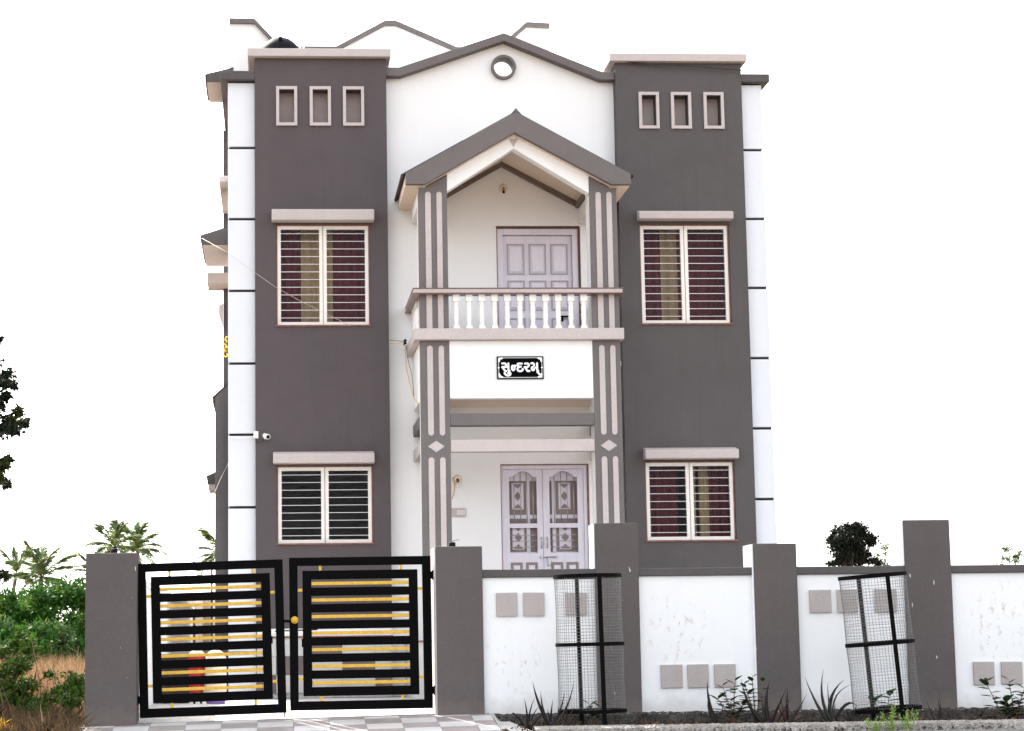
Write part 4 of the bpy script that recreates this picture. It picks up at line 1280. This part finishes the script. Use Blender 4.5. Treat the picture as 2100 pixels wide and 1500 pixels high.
def leafy(label, loc, stems, ls, mat='leaf_plant', n=9, group='leafy seedlings in the planting bed'):
    t = thing('leafy_plant', label, 'plant', loc, group)
    r2 = np.random.default_rng(int(abs(loc[0] * 100)))
    for (tx, tz) in stems:
        ty = r2.uniform(-.08, .08)
        pts = [(0, 0, -.02), (tx * .4, ty * .4, tz * .5), (tx, ty, tz)]
        MB().tube(pts, [.006, .005, .003], 6).build('stem', 'stalk', t, smooth=True, local=True)
        V = []
        for i in range(n):
            u = .3 + .72 * i / (n - 1)
            b = np.array([tx * u, ty * u, tz * u])
            a = i * 2.4 + r2.uniform(-.4, .4)
            d = np.array([math.cos(a), math.sin(a) * .8, .35 + .5 * (u > .9)])
            d /= np.linalg.norm(d)
            s_ = np.cross(d, [0, 0, 1.0])
            s_ /= np.linalg.norm(s_)
            up = np.cross(s_, d)
            L = ls * r2.uniform(.75, 1.15)
            W = L * .36
            q = [b, b + d * L * .3 + s_ * W * .8, b + d * L * .62 + s_ * W * .85 - up * L * .06, b + d * L - up * L * .22, b + d * L * .62 - s_ * W * .85 - up * L * .06, b + d * L * .3 - s_ * W * .8]
            V.append(q)
            o = MB().add(q, [(0, 1, 2, 3), (0, 3, 4, 5)]).build('leaf', mat, t, local=True)
    return t


leafy('dark green leafy shrub with broad leaves under the three low squares', (4.21, -6.45, -.11), [(-.10, .36), (.02, .40), (.15, .28), (.10, .18), (-.02, .22), (-.12, .24)], .108, n=11)
leafy('small leafy sprig in front of the left edge of the short grey pillar', (4.45, -6.3, -.10), [(-.02, .42), (.07, .42), (-.09, .36)], .09, n=9)
leafy('young green seedling inside the upright tree guard', (2.94, -6.35, -.10), [(-.04, .20), (.05, .17)], .11, n=10)
leafy('young green seedling inside the leaning tree guard', (5.66, -6.35, -.10), [(-.08, .19), (.04, .26)], .12, n=9)
lp = leafy('leafy plant with a dull red bud near the right picture edge', (6.72, -6.5, -.11), [(-.14, .36), (.02, .20), (.08, .14)], .125, n=9)
MB().lathe([(0, .008), (.02, .018), (.035, .020), (.05, .012)], (-.145, 0, .36), 10).build('bud', 'aloe_r', lp, smooth=True, local=True)
leafy('bushy green plant cut by the right picture edge', (6.83, -6.5, -.11), [(-.02, .38), (.09, .30), (-.09, .20), (.05, .2)], .105, n=10)
for i, (x, lab) in enumerate(((5.32, 'pale green weed left of the leaning tree guard on the kerb'), (5.48, 'tall pale green weed in front of the leaning tree guard on the kerb'), (5.64, 'pale green weed right of the leaning tree guard on the kerb'))):
    t = thing('kerb_weed', lab, 'weed', (x, -7.16, -.19), 'pale weeds along the kerb')
    r2 = np.random.default_rng(40 + i)
    h_ = (.16, .27, .24)[i]
    P = []
    for s_ in range(7):
        tx, ty, tz = r2.normal(0, .07), r2.normal(0, .03), h_ * r2.uniform(.6, 1.05)
        MB().tube([(0, 0, 0), (tx * .5, ty * .5, tz * .6), (tx, ty, tz)], [.003, .002, .001], 5).build('stem', 'leaf_light', t, local=True)
        u = r2.random((26, 1))
        P.append(np.array([[tx, ty, tz]]) * (0.15 + .85 * u) + r2.normal(0, .006, (26, 3)))
    quads('leaves', leafcloud(np.concatenate(P), .032, r2, -.6, .3), 'leaf_light', t, True)

# dead leaves and stones in the bed: too many to count
r2 = np.random.default_rng(11)
P = np.stack([r2.uniform(2.15, 7.6, 1100), r2.uniform(-6.82, -6.08, 1100), np.full(1100, -.105) + r2.uniform(0, .025, 1100)], axis=1)
o = quads('leaf_litter', leafcloud(P, .05, r2, .1, .5), 'straw')
o['kind'] = 'stuff'
tag(o, 'dry brown leaf litter on the soil of the planting bed', 'leaf litter')
o['kind'] = 'stuff'
pb = MB()
for k in range(1600):
    x = r2.uniform(2.9, 7.6)
    y = r2.choice([r2.uniform(-7.17, -7.12), r2.uniform(-6.8, -6.1), r2.uniform(-6.0, -5.7)], p=[.6, .25, .15])
    z = -.115 if y > -6.9 else r2.uniform(-.19, -.11)
    if y > -6.05:
        z = -.004
    s_ = r2.uniform(.006, .017)
    vs_ = [(x + s_ * a * r2.uniform(.6, 1.2), y + s_ * b * r2.uniform(.6, 1.2), z + s_ * c * r2.uniform(.5, 1)) for a, b, c in ((-1, 0, 0), (1, 0, 0), (0, -1, 0), (0, 1, 0), (0, 0, -1), (0, 0, 1))]
    pb.add(vs_, [(0, 2, 5), (2, 1, 5), (1, 3, 5), (3, 0, 5), (2, 0, 4), (1, 2, 4), (3, 1, 4), (0, 3, 4)])
pm_ = pb.mesh('pebbles', 'rubble')
pm_.materials.append(M['footing'])
pm_.polygons.foreach_set('material_index', [(i // 8) % 2 for i in range(len(pm_.polygons))])
o = tag(place('pebbles', pm_), 'loose grey pebbles along the rough kerb and wall footing', 'pebbles')
o['kind'] = 'stuff'

# ================================================================== wild ground at the left
def xz_edge(y, px):
    return (px - 563) * (y + 26) / 4350.0


def grass(name, n, yr, pxr, hr, mat, label, wid, seed, lean=.35, z0=-.16):
    r_ = np.random.default_rng(seed)
    y = r_.uniform(*yr, n)
    px = r_.uniform(*pxr, n)
    x = (px - 563) * (y + 26) / 4350.0
    B = np.stack([x, y, np.full(n, z0)], axis=1)
    h = r_.uniform(*hr, n)[:, None]
    d = r_.normal(0, lean, (n, 3))
    d[:, 2] = 1
    d /= np.linalg.norm(d, axis=1, keepdims=True)
    s_ = np.stack([r_.uniform(.4, 1, n), r_.uniform(-.6, .6, n), np.zeros(n)], axis=1) * wid
    be = r_.normal(0, .25, (n, 3)) * h
    be[:, 2] = -abs(be[:, 2]) * .5
    mid = B + d * h * .55
    tip = B + d * h + be
    V = np.stack([B - s_, B + s_, mid + s_ * .7, tip, mid - s_ * .7], axis=1)
    o = quads(name, V, mat, per=5)
    tag(o, label, 'grass')
    o['kind'] = 'stuff'
    return o


grass('dry_grass', 8000, (-8.9, -3.6), (-60, 162), (.10, .44), 'straw', 'tangled dry brown grass at the foot of the left gate pillar', .004, 21, .6)
grass('dry_field', 14000, (-2.5, 16), (-90, 190), (.35, .88), 'straw_far', 'tan dry grass field behind the bushes at the left', .006, 22, .3)
grass('field_grass', 3500, (10, 26), (-90, 190), (.3, .9), 'leaf_bush2', 'dull green grass edge in front of the far bushes', .012, 23, .4)


def shrub(name, label, loc, cs, n, size, mat, seed, group, stems=5, asp=.45):
    t = thing(name, label, 'bush', loc, group)
    r_ = np.random.default_rng(seed)
    P = clumps(cs, n, r_, .2)
    quads('foliage', leafcloud(P, size, r_, .05, asp), mat, t, True)
    mb = MB()
    for k in range(stems):
        c = cs[k % len(cs)]
        mb.tube([(r_.normal(0, .06), r_.normal(0, .06), -.05), (c[0] * .5 + r_.normal(0, .05), c[1] * .5, c[2] * .55), (c[0], c[1], c[2] + c[5] * .4)], [.016, .011, .004], 6)
    mb.build('stems', 'bark', t, smooth=True, local=True)
    return t


def ccl(seed, n, sx, sy, z0, z1, r0, r1):
    r_ = np.random.default_rng(seed)
    out = []
    for k in range(n):
        r = r_.uniform(r0, r1)
        out.append((r_.uniform(-sx, sx), r_.uniform(-sy, sy), r_.uniform(z0, z1), r * 1.25, r, r * .75))
    return out


near = 'green weeds in front of the dry field'
shrub('weed_bush', 'dark green leafy weed clump at the left picture edge', (-2.72, -5.0, -.14), ccl(1, 14, .30, .3, .30, .66, .08, .15), 2600, .055, 'leaf_weed', 31, near)
shrub('weed_bush', 'low green weed clump touching the left gate pillar', (-2.03, -4.6, -.14), ccl(2, 12, .22, .3, .36, .58, .06, .11), 1500, .05, 'leaf_weed', 32, near)
shrub('weed_bush', 'tall thin green weed sprawling at the far left above the dry field', (-2.72, -3.4, -.14), ccl(3, 11, .20, .3, .60, .95, .06, .12), 1100, .055, 'leaf_weed', 33, near)
shrub('weed_bush', 'small green weed clump in the dry grass between pillar and picture edge', (-2.35, -5.6, -.14), ccl(4, 14, .30, .25, .14, .50, .06, .11), 1900, .045, 'leaf_weed', 34, near)
shrub('weed_bush', 'scrubby dark weed clump low at the bottom of the picture left of the gate pillar', (-2.06, -6.4, -.14), ccl(5, 14, .26, .2, .10, .36, .06, .10), 1500, .04, 'leaf_weed', 36, near)
yb = thing('yellow_plant', 'bright yellow leaved plant in the bottom left corner', 'plant', (-2.26, -8.0, -.13))
r2 = np.random.default_rng(35)
quads('leaves', leafcloud(clumps([(0, 0, .13, .075, .06, .07)], 90, r2, .1), .075, r2, -.7, .3), 'leaf_yellow', yb, True)
MB().tube([(0, 0, -.03), (0, 0, .12)], .008, 6).build('stem', 'stalk', yb, local=True)
# bare dry stalks
for i, (px, y, h) in enumerate(((95, -4.6, .95), (125, -4.2, .9), (60, -5.0, .8), (150, -4.0, .85), (20, -6.2, .55), (40, -6.4, .5), (110, -5.4, .6))):
    x = xz_edge(y, px)
    t = thing('dry_stalk', ['thin bare stalk left of centre in the dry grass', 'forked bare stalk before the dry field', 'low bare stalk among the weeds', 'bare stalk closest to the left gate pillar', 'slanting straw stalk at the lower left edge', 'leaning straw stalk near the yellow plant', 'short bare stalk in front of the weeds'][i], 'stalk', (x, y, -.16), 'bare dry stalks in the weeds')
    r_ = np.random.default_rng(60 + i)
    tip = (r_.normal(0, .1), r_.normal(0, .1), h)
    MB().tube([(0, 0, 0), (tip[0] * .3 + .02, tip[1] * .5, h * .5), tip], [.007, .005, .002], 6).build('stem', 'stalk', t, smooth=True, local=True)
    for k in range(5):
        u = .45 + .12 * k
        b = (tip[0] * u, tip[1] * u, h * u)
        MB().tube([b, (b[0] + r_.normal(0, .07), b[1] + r_.normal(0, .05), b[2] + r_.uniform(.02, .12))], [.003, .0012], 5).build('twig', 'stalk', t, local=True)

far = 'green bushes beyond the dry field'
for i, (px, y, hgt, wd, mat, lab) in enumerate((
        (140, 16, 2.15, 1.25, 'leaf_bush', 'big bright green bush right behind the left gate pillar'),
        (75, 20, 2.35, 1.2, 'leaf_bush', 'feathery green bush under the nearest palm'),
        (15, 18, 1.65, 1.2, 'leaf_bush2', 'dull green bush at the left picture edge behind the dry field'),
        (205, 22, 2.2, 1.2, 'leaf_bush', 'green bush half hidden behind the left gate pillar'),
        (-45, 26, 2.0, 1.6, 'leaf_bush2', 'dull green bush cut by the left picture edge'),
        (100, 30, 1.9, 2.4, 'leaf_bush2', 'wide low bush in the far hedge line'))):
    x = xz_edge(y, px)
    cs = ccl(70 + i, 22, wd, .9, .25, hgt - .25, .25, .5)
    shrub('far_bush', lab, (x, y, -.16), cs, 9500, .14, mat, 80 + i, far, 8, .36)

# ================================================================== trees
def limb(mb, a, b, r0, r1, sag, rg_, n=6):
    a, b = Vector(a), Vector(b)
    pts, rs = [], []
    for i in range(n + 1):
        u = i / n
        pts.append(a.lerp(b, u) + Vector((rg_.normal(0, .02), rg_.normal(0, .02), sag * 4 * u * (1 - u))) * (1 if 0 < i < n else 0))
        rs.append(r0 + (r1 - r0) * u)
    mb.tube(pts, rs, 7)


def tree(name, label, loc, th, tr, cs, n, size, mat, seed, asp=.45, hollow=.25, group=None, wexp=.75):
    t = thing(name, label, 'tree', loc, group)
    rg_ = np.random.default_rng(seed)
    mb = MB()
    limb(mb, (0, 0, -.1), (0, 0, th), tr, tr * .7, 0, rg_)
    for c in cs:
        limb(mb, (0, 0, th * rg_.uniform(.75, 1.0)), (c[0], c[1], c[2]), tr * .42, tr * .08, rg_.uniform(0, .12), rg_)
    mb.build('trunk', 'bark', t, smooth=True, local=True)
    quads('crown', leafcloud(clumps(cs, n, rg_, hollow, wexp), size, rg_, .3, asp), mat, t, True)
    return t


# near tree whose branch ends hang into the picture at the left
tx0, ty0 = -4.9, -4.0
def at(px, pz, y=-4.0):
    D = y + 26
    return ((px - 563) * D / 4350 - tx0, y - ty0, .64 + (1331 + .0117 * (563 - px) - pz) * D / 4350 + .16)
ends = [(18, 772, 14, 9), (8, 790, 14, 11), (30, 795, 9, 7), (4, 830, 15, 14), (16, 815, 10, 8), (42, 850, 10, 8), (24, 870, 18, 13), (52, 872, 12, 9), (34, 888, 14, 9), (8, 890, 14, 12), (10, 960, 14, 12), (20, 950, 8, 8), (4, 985, 12, 12), (20, 998, 7, 8), (-2, 700, 7, 9), (-25, 760, 45, 35), (-30, 860, 45, 45), (-30, 970, 40, 30), (-70, 680, 60, 50), (-120, 800, 90, 80), (-100, 930, 70, 60), (-1, 1110, 5, 8), (15, 1182, 14, 8), (-15, 1175, 20, 12)]
cs = []
rr_ = np.random.default_rng(9)
for (px, pz, w, h) in ends:
    x, y, z = at(px, pz, -4.0 + rr_.uniform(-.3, .3))
    cs.append((x, y, z, w * .0052, .10 + .002 * w, h * .0052))
for k in range(9):
    a = 2 * math.pi * k / 9
    cs.append((1.6 * math.cos(a) - .9, 1.5 * math.sin(a), 3.6 + .8 * math.sin(2.1 * k), .7, .7, .6))
for (x_, y_, z_, r_) in ((.2, 2.0, 4.7, 1.0), (1.0, 1.4, 4.3, .7), (-.6, 2.6, 4.4, .9), (.6, 2.9, 4.9, .8), (-.2, 1.0, 5.0, .8), (.9, 2.3, 5.1, .6)):  # out-of-frame crown clumps added to shade the left foreground
    cs.append((x_, y_, z_, r_, r_, r_ * .7))
tree('shade_tree', 'dark leafy tree whose branch ends hang in at the left picture edge', (tx0, ty0, -.16), 2.4, .13, cs, 26000, .062, 'leaf_backlit', 91, .5, .05, None, .33)

# round dark tree beyond the right wall
D = 120.0
Yt = D - 26
def rt(px, pz):
    return ((px - 1757) * D / 4350, (1331 - .0117 * (1757 - 563) - pz) * D / 4350 + .64 + .16)
rcs = []
rr_ = np.random.default_rng(12)
for (px, pz, w, h) in [(1757, 1105, 40, 28), (1735, 1090, 18, 16), (1775, 1085, 20, 14), (1765, 1080, 18, 12), (1750, 1082, 16, 12), (1725, 1115, 22, 18), (1718, 1105, 14, 12), (1795, 1108, 20, 18), (1803, 1100, 10, 12), (1757, 1130, 40, 22), (1735, 1138, 20, 15), (1785, 1135, 22, 16), (1720, 1153, 22, 5), (1712, 1156, 16, 5), (1803, 1150, 18, 8), (1815, 1156, 14, 6), (1775, 1150, 20, 14), (1745, 1152, 20, 14)]:
    x, z = rt(px, pz)
    rcs.append((x, rr_.uniform(-.7, .7), z, w * D / 4350, w * D / 4350 * .9, h * D / 4350))
tree('round_tree', 'dark round-crowned tree beyond the boundary wall', ((1757 - 563) * D / 4350, Yt, -.16), 4.2, .16, rcs, 11000, .17, 'leaf_round', 92, .6, .05)
for (px, top, w, n_, lab, mat) in ((1826, 1118, 10, 260, 'thin pale sapling right of the dark round tree', 'leaf_bush2'), (2096, 1120, 22, 420, 'feathery green branch ends at the right picture edge above the wall', 'leaf_bush2'), (2067, 1150, 5, 90, 'tiny dark tree tip above the right end of the wall', 'leaf_round')):
    D2 = 90.0
    cs2 = []
    rr_ = np.random.default_rng(px)
    for k in range(9):
        cs2.append((rr_.normal(0, w * .55) * D2 / 4350, rr_.normal(0, .2), (1331 - .0117 * (px - 563) - (top + rr_.uniform(0, 50))) * D2 / 4350 + .8, .16, .16, .10))
    tree('sapling', lab, ((px - 563) * D2 / 4350, D2 - 26, -.16), 2.6, .05, cs2, n_, .16, mat, px, .28, .1, 'small trees beyond the right wall')

# coconut palms
def frond_mesh(seed, length, droop):
    r_ = np.random.default_rng(seed)
    n = 38
    V = []
    pts = []
    for i in range(n + 1):
        u = i / n
        pts.append(np.array([length * (u - .12 * u * u), 0, length * (.30 * u - droop * u * u)]))
    for i in range(3, n + 1):
        u = i / n
        t_ = pts[i] - pts[i - 1]
        t_ /= np.linalg.norm(t_)
        ll = length * .31 * math.sin(math.pi * (.12 + .83 * u)) ** .6
        for s_ in (-1, 1):
            d = np.array([.74, s_ * .70, -.24 - .25 * r_.random()])
            d = d + r_.normal(0, .1, 3)
            d /= np.linalg.norm(d)
            w = t_ * length * .0105
            b = pts[i]
            mid = b + d * ll * .5 + np.array([0, 0, .02 * length])
            tip = b + d * ll + np.array([0, 0, -.05 * length])
            V.append([b - w, b + w, mid + w * .9, tip, mid - w * .9])
    mb = MB().tube([tuple(p_) for p_ in pts], [length * (.012 - .010 * i / n) for i in range(n + 1)], 5)
    for q in V:
        mb.add(q, [(0, 1, 2, 3, 4)])
    return mb.mesh('frond', 'leaf_palm')


fr_meshes = [frond_mesh(100 + k, 3.0, .25 + .12 * k) for k in range(5)]


def palm(label, px, pz_crown, D, scale, seed, nf=22, lean=0.0):
    x, z = (px - 563) * D / 4350, (1331 - .0117 * (px - 563) - pz_crown) * D / 4350 + .64
    t = thing('coconut_palm', label, 'palm tree', (x - lean, D - 26, -.16), 'coconut palms on the skyline')
    r_ = np.random.default_rng(seed)
    h = z + .16
    pts = [(lean * (u ** 1.5), 0, h * u) for u in [k / 9 for k in range(10)]]
    MB().tube(pts, [.20 - .06 * k / 9 for k in range(10)], 9).build('trunk', 'palmbark', t, smooth=True, local=True)
    for k in range(nf):
        u = k / nf
        el = R(82 - 118 * u ** 1.25 + r_.normal(0, 7))
        az = k * 2.399 + r_.normal(0, .2)
        me_ = fr_meshes[min(4, int(u * 5))]
        o = place('frond', me_, t, local=True)
        o.location = (lean, 0, h)
        o.rotation_euler = Euler((0, -el, az), 'XYZ')
        s_ = scale * r_.uniform(.85, 1.12) * (.8 if u < .15 else 1)
        o.scale = (s_, s_, s_)
    return t


palm('tall coconut palm with a full crown above the green bushes', 92, 1188, 150, .96, 201, 22, .3)
palm('coconut palm with drooping yellowed fronds at the far left', 42, 1180, 170, .9, 202, 14, .8)
palm('coconut palm rising directly above the left gate pillar', 240, 1128, 150, .85, 203, 18)
palm('coconut palm just right of the left gate pillar top', 286, 1132, 165, .95, 204, 20)
palm('coconut palm behind the left corner of the house', 456, 1142, 160, .95, 205, 18)
palm('coconut palm half hidden behind the left gate pillar', 200, 1186, 190, .9, 206, 16)
